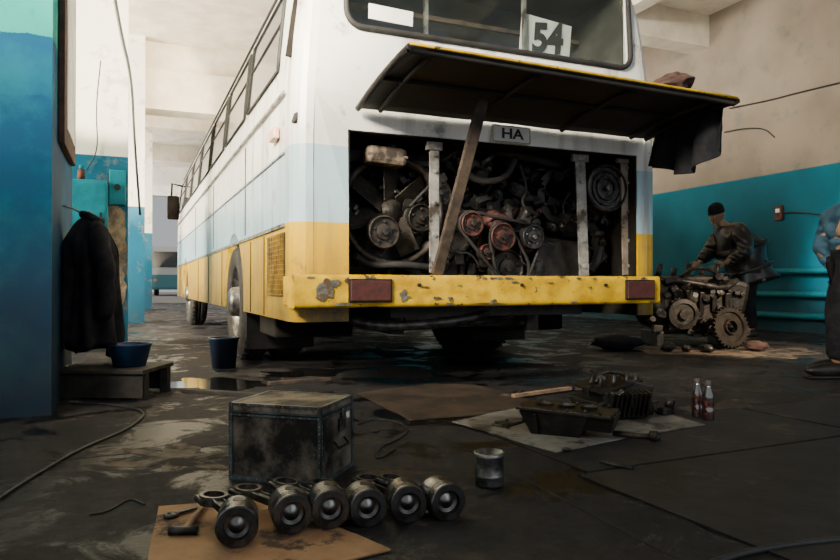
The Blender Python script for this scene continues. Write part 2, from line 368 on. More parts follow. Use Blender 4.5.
def liner(name,x0,x1,y0,y1,z0,z1,mat,openz=False,label=None):
    b=B().m(mat); t=.006
    b.box(((x0+x1)/2,y1,(z0+z1)/2),(x1-x0,t,z1-z0)); b.box((x0+t,(y0+y1)/2,(z0+z1)/2),(t,y1-y0,z1-z0)); b.box((x1-t,(y0+y1)/2,(z0+z1)/2),(t,y1-y0,z1-z0))
    b.box(((x0+x1)/2,(y0+y1)/2,z1-t),(x1-x0,y1-y0,t))
    if not openz: b.box(((x0+x1)/2,(y0+y1)/2,z0+t),(x1-x0,y1-y0,t))
    return b.obj(name,bus,label=label)
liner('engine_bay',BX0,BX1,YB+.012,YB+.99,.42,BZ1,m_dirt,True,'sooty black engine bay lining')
m_int=M('dim_cabin',(.095,.09,.075),(.035,.035,.03),3,.8)
liner('cabin_interior',1.12,3.05,YB+.07,YB+.69,2.08,2.62,m_int,label='dim cabin lining behind rear window')
def ry(z): return YB+max(0,(z-1.65))*.06
b=B().m(m_glass); 
b.grid(lambda u,v:Vector((1.12+1.93*u,ry(2.08+.55*v)+.02,2.08+.55*v)),1,1,False); b.obj('rear_window',bus,label='framed rear window glass')
def rr(x0,x1,z0,z1,r):
    o=[]
    for cx,cz,a0 in ((x1-r,z1-r,0),(x0+r,z1-r,90),(x0+r,z0+r,180),(x1-r,z0+r,270)):
        for q in range(6):
            a=math.radians(a0+q*18); o.append((cx+r*math.cos(a),cz+r*math.sin(a)))
    return o
b=B().m(m_rub); b.tube([(x,ry(z)-.004,z) for x,z in rr(1.10,3.07,2.06,2.63,.09)],.018,6,True); b.obj('window_seal',bus,label='black rubber window seal')
for x in (1.62,2.30):
    B().m(m_grey).box((x,YB+.12,2.36),(.02,.03,.56)).obj('window_bar',bus,label='metal bar behind rear glass')
B().m(m_grey).box((2.085,YB+.5,2.25),(1.9,.02,.02)).obj('window_bar',bus); B().m(m_dcard).box((2.085,YB+.55,2.40),(1.9,.03,.03)).obj('window_bar',bus)
b=B().m(m_hatch)
hx0,hx1=1.152,3.144
def hz(y,x): t=(3.56-y)/.745; return 1.60+.10*t-.03*t*(x-hx0)/2
def hb(u,v):
    x=hx0+(hx1-hx0)*u; y=3.56-.745*v; return Vector((x,y,hz(y,x)-.0+.02*math.sin(math.pi*v)+.004*noise.noise(Vector((x*4,y*5,1)))))
b.grid(hb,20,10)
hatch=b.obj('engine_hatch',bus,label='raised engine hatch with sooty underside and yellow rim',solid=.02)
for t in (.06,.36,.66,.93):
    x=hx0+(hx1-hx0)*t; B().m(m_hatch).tube([Vector((x,3.54-.7*q,hz(3.54-.7*q,x)-.018+.02*math.sin(math.pi*q))) for q in (0,.25,.5,.75,1)],.016,6).obj('stiffener',hatch,label='dark pressed stiffening rib')
b=B().m(m_hatch); b.tube([hb(u/8,.5)+Vector((0,0,-.018)) for u in range(9)],.013,6); b.obj('stiffener',hatch)
b=B().m(m_yel)
b.tube([hb(u/10,1)+Vector((0,-.002,.003)) for u in range(11)],.008,6); b.obj('rim',hatch,label='chipped yellow hatch rim')
b=B().m(m_hatch); b.tube([hb(0,v/8)+Vector((-.004,0,-.012)) for v in range(9)]+[hb(u/10,.97)+Vector((0,0,-.02)) for u in range(11)]+[hb(1,1-v/8)+Vector((.004,0,-.012)) for v in range(9)],.017,6)
b.obj('lip',hatch,label='folded dark hatch lip')
plate=B().m(m_white).box((2.13,YB-.010,1.535),(.27,.008,.105),None,.003).obj('number_plate',bus,label='white number plate')
B().m(m_ink).tube([(x,YB-.016,z) for x,z in rr(2.00,2.26,1.487,1.583,.01)],.0022,4,True).obj('plate_border',plate)
text_mesh('HA','plate_letters',.085,m_ink,plate,(2.135,YB-.0165,1.535),(RX,0,0),bold=.002,xs=1.3)
bx0,bx1=.765,3.135; bz=.5875
NB=60
def bf(u,v):
    x=bx0+(bx1-bx0)*u; a=v*2*math.pi
    cy,cz=math.cos(a),math.sin(a); n_=14
    rr_=(abs(cy)**n_+abs(cz)**n_)**(-1/n_)
    dent=.006*noise.noise(Vector((x*3,0,0)))+.004*noise.noise(Vector((x*9,cz*2,4)))
    return Vector((x,3.50+.085*cy*rr_+dent,bz+.0875*cz*rr_+dent*.5))
b=B().m(m_yel); b.grid(bf,NB,48)
for xx in (0,1):
    vs=[b.bm.verts.new(bf(xx,j/48)) for j in range(48)]; b._f([b.bm.faces.new(vs)])
b.box((XL-.004,3.64,bz),(.03,.22,.165),None,.01)
bump=b.obj('bumper',bus,label='dented yellow steel rear bumper with rust chips')
m_bare=M('bare_primer',(.16,.165,.13),(.06,.055,.04),18,.6,c3=(.09,.05,.025),s3=20,t3=.50)
b=B().m(m_bare)
chips=[(.93,.60,.05,.045),(.90,.56,.03,.02),(.97,.63,.03,.02),(1.36,.565,.022,.03),(1.02,.52,.05,.008),(1.9,.515,.12,.005)]
for q in range(26): chips.append((random.uniform(.8,3.1),random.choice((random.uniform(.515,.66),.515,.66)),random.uniform(.005,.028),random.uniform(.003,.010)))
for sd,(cx_,cz_,rx_,rz_) in enumerate(chips):
    vs=[]
    for q in range(26):
        a=q*math.pi/13; f=1+.55*noise.noise(Vector((math.cos(a)*1.7,math.sin(a)*1.7,sd*3.3)))+.35*noise.noise(Vector((math.cos(a)*6,math.sin(a)*6,sd*3.3)))
        x=cx_+rx_*math.cos(a)*f; vs.append(b.bm.verts.new((x,3.4085+.006*noise.noise(Vector((x*3,0,0)))+.0004*(sd%5),min(max(cz_+rz_*math.sin(a)*f,.509),.665))))
    b._f([b.bm.faces.new(vs)])
b.obj('bare_patches',bump,label='flaked primer and rust chips',kind='stuff')
for x0,x1 in ((1.055,1.285),(2.86,3.075)):
    l=B().m(m_black).box(((x0+x1)/2,3.410,.590),(x1-x0+.012,.016,.125),None,.004).obj('tail_lamp',bump,label='rectangular dull red tail lamp')
    B().m(m_lamp).box(((x0+x1)/2,3.402,.590),(x1-x0-.005,.014,.108),None,.004).obj('lens',l,label='dusty red lens')
for x in (1.45,2.1,2.7): B().m(m_black).cyl((x,3.415,.62),(x,3.402,.62),.010,seg=8).obj('bolt',bump)
for z,w_,h_ in ((.955,.012,.02),(1.36,.008,.010),(1.70,.012,.018)):
    B().m(m_grey).box((XL-w_/2,YB+LEN/2,z),(w_,LEN-.4,h_)).obj('side_moulding',bus,label='thin grey side moulding')
for y in (4.42,4.95,6.6,7.8,9.0): B().m(m_dirt).box((XL-.002,y,.68),(.006,.008,.5)).obj('panel_seam',bus)
for y in (5.2,7.3,9.4): B().m(m_dirt).box((XL-.002,y,1.32),(.006,.006,.66)).obj('panel_seam',bus)
wy=4.05
WZ0,WZ1=1.90,2.40
for i in range(7):
    y0,y1=wy,wy+1.14; wy+=1.29
    def wf(u,v): 
        z=WZ0+(WZ1-WZ0)*v; return Vector((XL+insetz(z)-.008,y0+(y1-y0)*u,z))
    w=B().m(m_side).grid(wf,1,6,True).obj('side_window',bus,label='dark side window pane')
    def sp(y,z,o=.010): return Vector((XL+insetz(z)-o,y,z))
    b=B().m(m_rub)
    b.tube([sp(y0,z) for z in (WZ0,2.0,2.15,2.3,WZ1)],.012,5); b.tube([sp(y1,z) for z in (WZ0,2.0,2.15,2.3,WZ1)],.012,5)
    b.tube([sp(y0,WZ0),sp(y1,WZ0)],.010,5); b.tube([sp(y0,WZ1),sp(y1,WZ1)],.010,5); b.tube([sp(y0,2.2),sp(y1,2.2)],.008,5)
    b.obj('window_frame',w)
b=B().m(m_rub); b.tube([Vector((XL+insetz(2.52)-.012,y,2.52)) for y in (3.75,8,13.0)],.010,6); b.obj('rain_gutter',bus)
b=B().m(m_dirt); b.box((XL+.05,3.72,2.15),(.05,.02,.55),Euler((0,math.radians(8),0))); b.obj('corner_seam',bus)
b=B().m(m_black); b.box((XL-.003,4.03,.735),(.008,.5,.36),None,.002)
vent=b.obj('vent_grille',bus,label='dark side vent grille with yellow bars')
b=B().m(m_ysl)
for q in range(9): b.box((XL-.009,3.81+q*.055,.735),(.008,.010,.36))
for q in range(13): b.box((XL-.009,4.03,.565+q*.0285),(.006,.5,.007))
b.obj('slats',vent)
b=B().m(m_orange); b.box((XL-.022,4.0,1.50),(.035,.16,.07),None,.01); b.obj('marker_lamp',bus,label='orange side marker lamp')
b=B().m(m_rub); b.box((XL+.03,YB+.05,1.54),(.02,.03,.10),Euler((0,.4,.6)),.005); b.obj('rear_handle',bus,label='small dark rear corner fitting')
b=B().m(m_dirt); b.tube([(XL+.05,12.6,2.35),(XL-.12,12.7,2.4),(XL-.13,12.7,2.1)],.018,6); b.box((XL-.10,12.7,1.98),(.20,.08,.42),None,.03); b.obj('side_mirror',bus,label='black side mirror on curved arm')
def wheel(parent,x,y,R=.48,wd=.24,side=-1,name='wheel',label='dusty black road wheel'):
    w=E(name,(x,y,R),parent=parent); w['label']=label
    mt=Matrix.Translation((x,y,R))@Matrix.Rotation(math.radians(90*side),4,'Y')
    h=wd/2
    bt=B().m(m_tyre); bt.lathe([(.30,-h),(.40,-h-.01),(R-.04,-h+.0),(R-.008,-h+.04),(R,-h+.06),(R,-.03),(R-.015,-.025),(R-.015,-.018),(R,-.012),(R,.012),(R-.015,.018),(R-.015,.025),(R,.03),(R,h-.06),(R-.008,h-.04),(R-.04,h),(.42,h+.008),(.40,h+.012),(.38,h+.008),(.30,h),(.28,h-.03),(.28,-h+.03),(.30,-h)],mt,40,cap=False)
    for q in range(40):
        a=q*math.pi/20
        for s_ in (-1,1): bt.box((0,0,0),(.012,.030,.05),mt@Matrix.Rotation(a+.04*s_,4,'Z')@Matrix.Translation((R-.002,0,s_*(h-.055))))
    bt.obj('tyre',w)
    bb=B().m(m_steel); bb.lathe([(.285,h-.01),(.28,h-.03),(.25,h-.06),(.20,h-.10),(.13,h-.08),(.12,h+.02),(.09,h+.05),(.0,h+.05)],mt,28,cap=False)
    for q in range(8):
        a=q*math.pi/4; bb.cyl(mt@Vector((.165*math.cos(a),.165*math.sin(a),h-.09)),mt@Vector((.165*math.cos(a),.165*math.sin(a),h-.05)),.016,seg=6)
    bb.obj('rim',w); return w
wheel(bus,XL+.13,YW); wheel(bus,XL+.42,YW); wheel(bus,XR-.13,YW,side=1); wheel(bus,XR-.42,YW,side=1)
wheel(bus,XL+.17,11.2); wheel(bus,XR-.17,11.2,side=1)
b=B().m(m_black); b.cyl((XL+.3,YW,.48),(XR-.3,YW,.48),.08); b.ell((CX,YW,.46),(.2,.24,.22)); b.cyl((CX,5.6,.48),(CX,4.6,.5),.05); b.obj('rear_axle',bus,label='greasy black axle with differential')
for x in (1.55,2.55): B().m(m_black).box((x,7.5,.40),(.09,7,.18)).obj('chassis_rail',bus)
b=B().m(m_black); b.box((2.0,3.62,.47),(1.3,.07,.07)); b.obj('cross_member',bus)
for x0,x1,y0,y1,z0,nm_ in ((.9,1.45,4.6,5.2,.26,'battery_box'),(2.5,3.15,4.5,5.2,.27,'fuel_tank'),(1.0,3.1,5.25,5.3,.30,'cross_member'),(1.6,2.5,4.0,4.9,.34,'gearbox')):
    B().m(m_dirt).box(((x0+x1)/2,(y0+y1)/2,(z0+.46)/2),(x1-x0,y1-y0,.46-z0),None,.02).obj(nm_,bus)
for x in (XL+.28,XR-.28): B().m(m_rub).box((x,5.28,.33),(.52,.012,.40)).obj('mud_flap',bus,label='black rubber mud flap')
b=B().m(m_dsteel); b.tube([(1.12,3.70,.47),(1.16,3.62,.41),(1.30,3.58,.385),(1.6,3.56,.395),(1.85,3.57,.42),(2.0,3.62,.46)],.030,12,smoothit=2)
b.tube([(1.85,3.60,.40),(2.2,3.75,.39),(2.6,4.3,.4)],.022,8,smoothit=1); b.obj('exhaust_pipe',bus,label='grey bent exhaust pipe')
# ---- engine
eng=E('engine',(2.05,4.0,.45),parent=bus); eng['label']='greasy rear mounted engine with pulleys and hoses'
def pulley(u,v,Y,r,w,mat,hub=m_esteel,name='pulley',lab=None,face=None):
    p=PY(u,v,Y); b=B().m(mat)
    mt=facing(p)
    b.lathe([(r,-w),(r,-w*.8),(r*.9,-w*.55),(r,-w*.3),(r*.9,-w*.1),(r,w*.1),(r,w*.25),(r*.93,w*.25)],mt,30,cap=False)
    b.lathe([(r*.93,w*.25),(r*.86,-.004)],mt,30,False,cap=False); b.lathe([(r*.86,-.004),(r*.5,-.006)],mt,30,False,cap=False); b.lathe([(r*.5,-.006),(r*.45,.010),(r*.2,.012),(0,.012)],mt,30,False,cap=False)
    b.m(hub)
    for q in range(5):
        a=q*2*math.pi/5+.3; pc=p+Vector((r*.66*math.cos(a),0,r*.66*math.sin(a))); b.cyl(pc,pc+Vector((0,-.010,0)),r*.08,seg=6)
    b.cyl(p+Vector((0,-.01,0)),p+Vector((0,-.03,0)),r*.2,seg=6)
    b.obj(name,eng,label=lab); return p
b=B().m(m_esteel)
b.box((2.1,4.16,.82),(1.0,.5,.44),Euler((0,.04,0)),.04); b.box((2.05,4.14,1.13),(.85,.36,.22),Euler((0,-.05,0)),.05); b.box((2.1,4.1,.55),(.7,.4,.22),None,.04)
for q in range(6): b.cyl((1.75+q*.14,3.96,1.16),(1.75+q*.14,3.92,1.16),.035,seg=8)
for q in range(9): b.box((1.62+q*.12,3.90,.70+.06*(q%3)),(.09,.06,.12),Euler((0,.2*(q%3-1),0)),.01)
b.m(m_black); b.box((2.66,3.98,.75),(.45,.4,.36),Euler((0,.1,0)),.05); b.box((1.35,4.2,.7),(.4,.3,.4),None,.04); b.box((2.75,4.05,1.1),(.3,.3,.3),Euler((0,.2,.1)),.05)
b.obj('engine_block',eng,label='oily brown black engine block')
p1=pulley(384,232,3.70,.096,.05,m_esteel,m_dsteel,lab='dark steel fan pulley')
p2=pulley(472,224,3.70,.075,.06,m_red,m_esteel,lab='faded red pulley')
p3=pulley(503,237,3.72,.088,.05,m_red,m_esteel)
p4=pulley(533,237,3.70,.078,.05,m_dsteel,m_steel,lab='steel pulley')
p5=pulley(440,193,3.80,.075,.05,m_esteel)
p6=pulley(507,268,3.8,.12,.05,m_esteel,m_esteel)
p7=pulley(421,218,3.76,.085,.05,m_black,m_esteel)
p8=pulley(487,252,3.74,.05,.05,m_red,m_esteel)
p=PY(607,188,3.68); b=B().m(m_dsteel); b.lathe([(.165,-.16),(.165,.0),(.158,.012),(.145,.012)],facing(p),36,cap=False)
b.m(m_dsteel).lathe([(.145,.012),(.140,-.008),(.120,-.008),(.116,.004),(.108,.004),(.104,-.008),(.085,-.008),(.080,.006),(.06,.008),(.055,-.004),(.03,-.004),(0,-.004)],facing(p),36,False,cap=False)
b.m(m_black).lathe([(.172,-.08),(.172,-.06),(.166,-.06)],facing(p),36,cap=False); b.m(m_grey).cyl(p+Vector((0,0,0)),p+Vector((0,-.035,0)),.022,seg=6); b.obj('air_filter',eng,label='round ribbed grey air filter drum')
p=PY(562,196,3.88); b=B().m(m_esteel); b.cyl(p,p+Vector((0,.3,0)),.19,seg=32); b.m(m_black).lathe([(.192,-.02),(.2,-.02),(.2,.01),(.15,.015),(.14,.0),(0,.0)],facing(p),32,False,cap=False); b.obj('air_intake',eng,label='dark cylindrical intake drum')
fc=PY(388,212,3.88); b=B().m(m_esteel)
b.lathe([(.33,-.04),(.33,.10),(.30,.10),(.295,-.04),(.33,-.04)],facing(fc),40,cap=False); b.m(m_black).box(fc+Vector((0,.09,0)),(.60,.02,.76)); 
b.m(m_esteel).box(fc+Vector((.0,.02,.31)),(.58,.05,.03)); b.box(fc+Vector((.0,.02,-.33)),(.58,.05,.03))
for q in range(9): b.box(fc+Vector((0,.075,-.3+q*.075)),(.56,.008,.012))
b.obj('fan_shroud',eng,label='dark metal fan shroud and radiator')
b=B().m(m_esteel)
for q in range(7):
    a=q*2*math.pi/7+.2; R_=Matrix.Translation(fc+Vector((0,-.05,0)))@Matrix.Rotation(a,4,'Y')@Matrix.Translation((.17,0,0))@Matrix.Rotation(math.radians(32),4,'X'); b.box((0,0,0),(.22,.008,.13),R_,.003)
b.lathe([(.07,0),(.07,.07),(0,.08)],facing(fc),16,cap=False); b.obj('cooling_fan',eng,label='large bladed cooling fan')
p=PY(497,226,3.78); b=B().m(m_red); b.ell(p+Vector((0,.04,.02)),(.09,.10,.08),fn=lambda co: co*(1+.25*noise.noise(co*2.5))); b.box(p+Vector((0,-.04,.03)),(.09,.03,.09),Euler((0,.3,0)),.01); b.cyl(p+Vector((.05,0,.02)),p+Vector((.16,.04,.10)),.035); b.obj('water_pump',eng,label='faded red pump housing')
p=PY(525,218,3.72); b=B().m(m_dsteel); b.cyl(p,p+Vector((.0,-.05,.06)),.03,seg=8); b.box(p,(.08,.07,.07),Euler((0,.4,0)),.012); b.cyl(p+Vector((.04,0,-.01)),p+Vector((.12,.03,.04)),.018,seg=10); b.obj('fuel_pump',eng,label='alloy pump casting')
p=PY(457,240,3.78); b=B().m(m_esteel); b.cyl(p,p+Vector((0,.18,0)),.085)
for q in range(10):
    a=q*.628; b.box(p+Vector((.062*math.cos(a),-.004,.062*math.sin(a))),(.012,.01,.03),Matrix.Rotation(-a,4,'Y'))
b.obj('alternator',eng,label='finned steel alternator')
def belt(cs):
    pts=[]
    for (p,r) in cs:
        for q in range(24):
            a=q*math.pi/12; pts.append((p.x+r*math.cos(a),p.z+r*math.sin(a)))
    pts=sorted(set(pts))
    def cr(o,a,b_): return (a[0]-o[0])*(b_[1]-o[1])-(a[1]-o[1])*(b_[0]-o[0])
    lo=[]; 
    for q in pts:
        while len(lo)>1 and cr(lo[-2],lo[-1],q)<=0: lo.pop()
        lo.append(q)
    up=[]
    for q in pts[::-1]:
        while len(up)>1 and cr(up[-2],up[-1],q)<=0: up.pop()
        up.append(q)
    h=lo[:-1]+up[:-1]; y=cs[0][0].y+.012
    return [(x,y,z) for x,z in h]
for cs in ([(p2,.077),(p6,.122),(p4,.080)],[(p5,.077),(p7,.087)],[(p3,.09),(p6,.122)]):
    B().m(m_rub).tube(belt(cs),.011,6,True).obj('drive_belt',eng,label='black rubber drive belt')
p=PY(384,157,3.74); b=B().m(m_cream); b.box(p,(.25,.14,.11),Euler((0,.04,0)),.03); b.box(p+Vector((0,-.065,0)),(.25,.010,.016),Euler((0,.04,0)),.003); b.m(m_black).cyl(p+Vector((.05,0,.05)),p+Vector((.05,0,.08)),.03); b.obj('expansion_tank',eng,label='grimy dull plastic expansion tank with black cap')
def post(u0,v0,u1,v1,Y,w,mat,name,lab):
    a=PY(u0,v0,Y); c=PY(u1,v1,Y); b=B().m(mat); d=c-a; L_=d.length; mid=(a+c)/2; q=Vector((0,0,1)).rotation_difference(d.normalized()).to_matrix().to_4x4()
    b.box(mid,(w,.012,L_),q,.002); b.box(mid+Vector((w/2,.03,0)),(.012,.06,L_),q,.002)
    for t in (.08,.3,.55,.8,.93): 
        pc=a.lerp(c,t); b.cyl(pc+Vector((0,-.018,0)),pc,.012,seg=6)
    b.box(c+Vector((0,.0,0)),(w*1.7,.03,.05),None,.004)
    b.obj(name,eng,label=lab)
post(434,273,434,146,3.64,.06,m_grey,'support_post','pale grey angle iron support post')
post(584,276,580,158,3.66,.075,m_grey,'support_post','grey steel support post with bracket')
post(628,275,626,160,3.68,.09,M('dirty_cream_panel',(.34,.28,.22),(.14,.11,.085),5,.6,c3=(.04,.03,.025),s3=5,t3=.55),'support_post','dirty cream panel post')
hs=[([(462,165),(475,182),(505,180),(515,160)],3.7,.022),([(520,165),(528,190),(520,205),(538,215)],3.68,.010),
([(440,160),(455,150),(500,150),(560,165)],3.85,.030),([(355,256),(370,266),(400,264),(430,268)],3.76,.022),([(590,225),(600,240),(598,260),(590,270)],3.8,.033)]
for pts,Y,r in hs:
    b=B().m(m_rub); b.tube([PY(u,v,Y+.05*math.sin(i*2)) for i,(u,v) in enumerate(pts)],r,8,smoothit=2); b.obj('hose',eng,label='black rubber hose')
fm=[m_esteel,m_black,m_esteel,m_rub,m_dirt,m_dsteel,m_black,m_esteel]
b=B()
for q in range(260):
    u=random.uniform(432,634); v=random.uniform(155,273); p=PY(u,v,random.uniform(3.80,4.0)); p.x=min(max(p.x,1.2),2.98); p.z=min(p.z,1.40); k_=random.random(); b.m(random.choice(fm) if not(q%9==0 and 460<u<545 and v>215) else m_red)
    if k_<.25: 
        e_=p+Vector((random.uniform(-.12,.12),-.04,random.uniform(-.1,.1))); e_.x=min(max(e_.x,1.15),3.04); b.cyl(p,e_,random.uniform(.010,.03),seg=8)
    elif k_<.8: b.box(p,(random.uniform(.02,.11),.06,random.uniform(.02,.09)),Euler((random.uniform(-.4,.4),random.uniform(-.8,.8),0)),.006)
    else: s_=random.uniform(.02,.045); b.lathe([(.0,.03),(.4,.03),(.5,.02),(.8,.02),(.8,.0),(1,0),(1,-.03)],facing(p)@Matrix.Diagonal((s_,s_,1,1)),12,False,cap=False)
for q in range(36):
    u=random.uniform(353,432); v=random.uniform(165,273); p=PY(u,v,random.uniform(3.84,3.9)); p.x=max(p.x,1.16); b.m(random.choice(fm))
    if abs(u-384)>24 or abs(v-232)>24: b.box(p,(random.uniform(.02,.06),.04,random.uniform(.02,.05)),Euler((0,random.uniform(-.8,.8),0)),.005)
b.obj('fittings',eng,kind='stuff')
b=B().m(m_cable)
for q in range(6):
    u=random.uniform(430,600); v=random.uniform(160,250); a=PY(u,v,3.74); pts=[a]
    for _ in range(4): a=a+Vector((random.uniform(-.05,.12),random.uniform(-.03,.03),random.uniform(-.1,.06))); a.x=min(max(a.x,1.15),3.05); a.z=max(a.z,.6); pts.append(a)
    b.tube(pts,random.choice((.004,.006)),5,smoothit=1)
b.obj('wiring',eng,kind='stuff')
a=Vector((1.596,3.50,.677)); c=Vector((1.757,3.25,1.625)); d=c-a
q=Vector((0,0,1)).rotation_difference(d.normalized()).to_matrix().to_4x4()
b=B().m(m_wood); b.box((a+c)/2,(.065,.03,d.length),q,.004); b.obj('prop_plank',label='dark grimy plank propping the hatch up on the bumper',category='plank')
tl=math.radians(-5)
card=B().m(m_white).box((2.47,3.72,2.205),(.38,.006,.27),Euler((0,-tl,0)),0).obj('route_number_card',label='white route number card reading 54 behind rear glass',category='sign')
text_mesh('54','digits',.26,m_ink,card,(2.47,3.713,2.205),(RX,tl,0),bold=.011,xs=.9,shear=.18)
B().m(m_white).box((1.37,3.635,2.165),(.27,.003,.085),Euler((0,.03,0))).obj('paper_notice',label='white paper strip behind the rear glass',category='paper')
def cl(u,v):
    y=2.93+.56*u; s=v*.62
    zt=hz(max(y,2.82),3.144)+.030
    if s<.26: x=2.90+s+.05*math.sin(u*9)*(1-s/.26); z=zt+.02*abs(math.sin(11*u+8*v))
    else:
        t=s-.26; x=3.168-.22*t+.035*math.sin(u*22)*min(1,t*6)+.018*math.sin(u*9+2)*min(1,t*6); z=zt-.03-t*(.80+.18*math.sin(u*5.0-.4))
        y+=.03*math.cos(u*22)*min(1,t*5)-.14*t*(1-u)
    n_=noise.noise(Vector((x*4,y*5,z*4)))*.03
    return Vector((x+n_*(.35 if s<.28 else .8),y+n_*.5,z+abs(n_)*.3))
b=B().m(m_blk); b.grid(cl,60,36); b.obj('draped_jacket',label='black jacket draped over the raised hatch corner',category='jacket',solid=.01,sub=1)
b=B().m(m_brcloth); b.ell(PY(674,84,3.02),(.10,.12,.05),seg=24,fn=lambda co: co*(1+.45*noise.noise(co*2.8))); b.obj('bundled_cloth',label='brown and black cloth bundle lying on the hatch',category='cloth',sub=1)
# distant bus
db=E('bus',(2.35,42,0),label='white and teal bus parked in the bright yard',category='bus')
m_db=zpaint('yard_bus_paint',[(0,(.1,.3,.33)),(1.2,(.75,.75,.7))],dirtamt=.2)
b=B().m(m_db); b.box((2.35,45,1.6),(2.5,6,2.5),None,.15); b.obj('body',db)
b=B().m(m_side); b.box((2.35,41.98,2.1),(2.2,.04,.9),None,.01); b.obj('windscreen',db)
for x in (1.45,3.25): wheel(db,x,43.2)
for x in (1.35,3.35): B().m(m_orange).cyl((x,42,.9),(x,41.97,.9),.1).obj('head_lamp',db)
# ================= LEFT SIDE THINGS
CXc,CYc=-.205,4.25
cw=E('hanging_coat',(CXc,CYc,.2),label='black work coat hanging from a hook on the blue pillar',category='coat')
def coat(u,v):
    a=u*2*math.pi
    z=1.0-.74*v-(.05*math.sin(a*1.0+.8)+.03*math.sin(a*3+1))*v
    sh=min(1,v*4.5)**.6
    w=.030+.095*sh+.02*v; dp=.035+.115*sh+.03*v
    fold=(.05+.24*v)*math.sin(a*7+1.2*math.sin(v*3)+.8*noise.noise(Vector((v*3,a,0))))+(.03+.08*v)*math.sin(a*12+2)
    f=1+fold*.75+.12*noise.noise(Vector((math.cos(a)*1.6,math.sin(a)*1.6,v*3)))
    x=CXc+w*math.cos(a)*f; return Vector((max(x,-.335),CYc+dp*math.sin(a)*f,z))
b=B().m(m_coat); b.grid(coat,120,40); b.obj('coat_body',cw,solid=.008)
b=B().m(m_coat); b.tube([(CXc+.05,CYc-.06,.97),(CXc+.055,CYc,.985),(CXc+.05,CYc+.06,.97),(CXc,CYc+.075,1.0),(CXc-.05,CYc,1.02),(CXc,CYc-.075,1.0)],.022,8,True,smoothit=1); b.obj('collar',cw)
for oy,l_ in ((-.16,.50),(.17,.62)):
    b=B().m(m_coat); pts=[]
    for q in range(12):
        t=q/11; pts.append((CXc+.02+.07*math.sin(t*2.2)+.008*math.sin(t*17),CYc+oy*(.45+.75*min(1,t*3.5))+.01*math.sin(t*14),.95-l_*t))
    b.tube(pts,[.045,.058,.056,.052,.055,.048,.051,.046,.049,.044,.046,.042],12); b.obj('sleeve',cw)
B().m(m_steel).tube([(-.343,4.25,1.06),(-.27,4.25,1.04),(-.22,4.25,.99),(-.205,4.25,1.04)],.006,6,smoothit=1).obj('hook',cw)
p=PY(88,216,7.2); b=B().m(m_bluebox); b.box((p.x,7.3,p.z),(.34,.19,.70),None,.01); cab=b.obj('electrical_cabinet',label='blue enamelled electrical cabinet on the wall',category='cabinet')
b=B().m(m_bluebox); b.box((p.x,7.19,p.z),(.30,.015,.64),None,.004); dd=b.obj('door',cab); B().m(m_black).box((p.x+.11,7.175,p.z),(.02,.02,.07)).obj('handle',dd)
p=PY(117,186,7.2); b=B().m(m_bluebox); b.box((p.x,7.34,p.z),(.15,.1,.34),None,.008); sb=b.obj('switch_box',label='small blue switch box beside the cabinet',category='switch box')
B().m(m_black).cyl((p.x,7.29,p.z),(p.x,7.27,p.z),.03).obj('knob',sb)
p=PY(80,174,7.2); b=B().m(m_red); b.cyl((p.x,7.3,p.z-.06),(p.x,7.3,p.z+.06),.035); b.m(m_bluebox).cyl((p.x,7.3,p.z+.06),(p.x,7.3,p.z+.10),.02); b.obj('alarm_bell',label='small red alarm on top of the cabinet',category='alarm')
b=B().m(m_cable); b.tube([PY(108,-40,7.3),PY(120,30,7.3),PY(131,75,7.35),PY(134,140,7.35),PY(140,215,7.35)],.012,6,smoothit=2); b.obj('hanging_cable',label='black cable hanging down the white wall',category='cable')
b=B().m(m_cable); b.tube([PY(100,60,7.38),PY(95,110,7.38),PY(98,150,7.38),PY(86,170,7.38)],.006,5,smoothit=2); b.obj('wall_wire',label='thin wire drooping on the white wall',category='wire')
b=B().m(m_brcloth); b.box((-.325,4.3,2.1),(.03,.75,1.5),None,.004); nb=b.obj('notice_board',label='narrow brown board fixed to the side of the pillar',category='board')
B().m(m_white).box((-.308,4.3,2.1),(.005,.5,1.3)).obj('sheet',nb)
bc=W((114-420)/FP*3.83,3.83)
cr=E('low_bench',bc,rz=-TH-.05,label='low dark wooden bench by the blue pillar',category='bench')
b=B().m(m_bench); 
for q in range(4): b.box((0,-.15+q*.1,.155),(.52,.098,.022),None,.003)
b.obj('bench_top',cr,world=False)
b=B().m(m_bench); b.box((0,-.17,.08),(.50,.02,.13)); b.obj('front_board',cr,world=False)
b=B().m(m_bench); b.box((0,.17,.08),(.50,.02,.13)); b.obj('back_board',cr,world=False)
for x in (-.235,.235):
    for y in (-.14,.14): B().m(m_bench).box((x,y,.072),(.045,.045,.144)).obj('leg',cr,world=False)
ba=W((130-420)/FP*3.8,3.8,.167); be=E('wash_basin',ba,label='dark blue plastic basin on the low bench',category='basin')
b=B().m(m_basin); b.lathe([(0,.004),(.085,.004),(.112,.115),(.119,.12),(.119,.128),(.108,.125),(.08,.012),(0,.012)],Matrix.Translation(ba),32,cap=False); b.obj('bowl',be)
b=B().m(m_dirt); b.lathe([(.094,.07),(0,.072)],Matrix.Translation(ba),24,cap=False); b.obj('dirty_water',be,label='dark oily water')
bu=F(224,368); be=E('bucket',bu,label='dark blue plastic bucket on the oily floor',category='bucket')
b=B().m(m_bucket); b.lathe([(0,.003),(.085,.003),(.105,.215),(.113,.22),(.113,.232),(.1,.23),(.08,.012),(0,.012)],Matrix.Translation(bu),32,cap=False); b.obj('pail',be)
b=B().m(m_steel); b.tube([bu+Vector((.112*math.cos(t),.112*math.sin(t)*.3-.03*math.sin(t),.22-.07*math.sin(t))) for t in [i*math.pi/12 for i in range(13)]],.003,5); b.obj('handle',be)
m_oil=simple_glossy('dark_oil',(.01,.009,.008),.08)
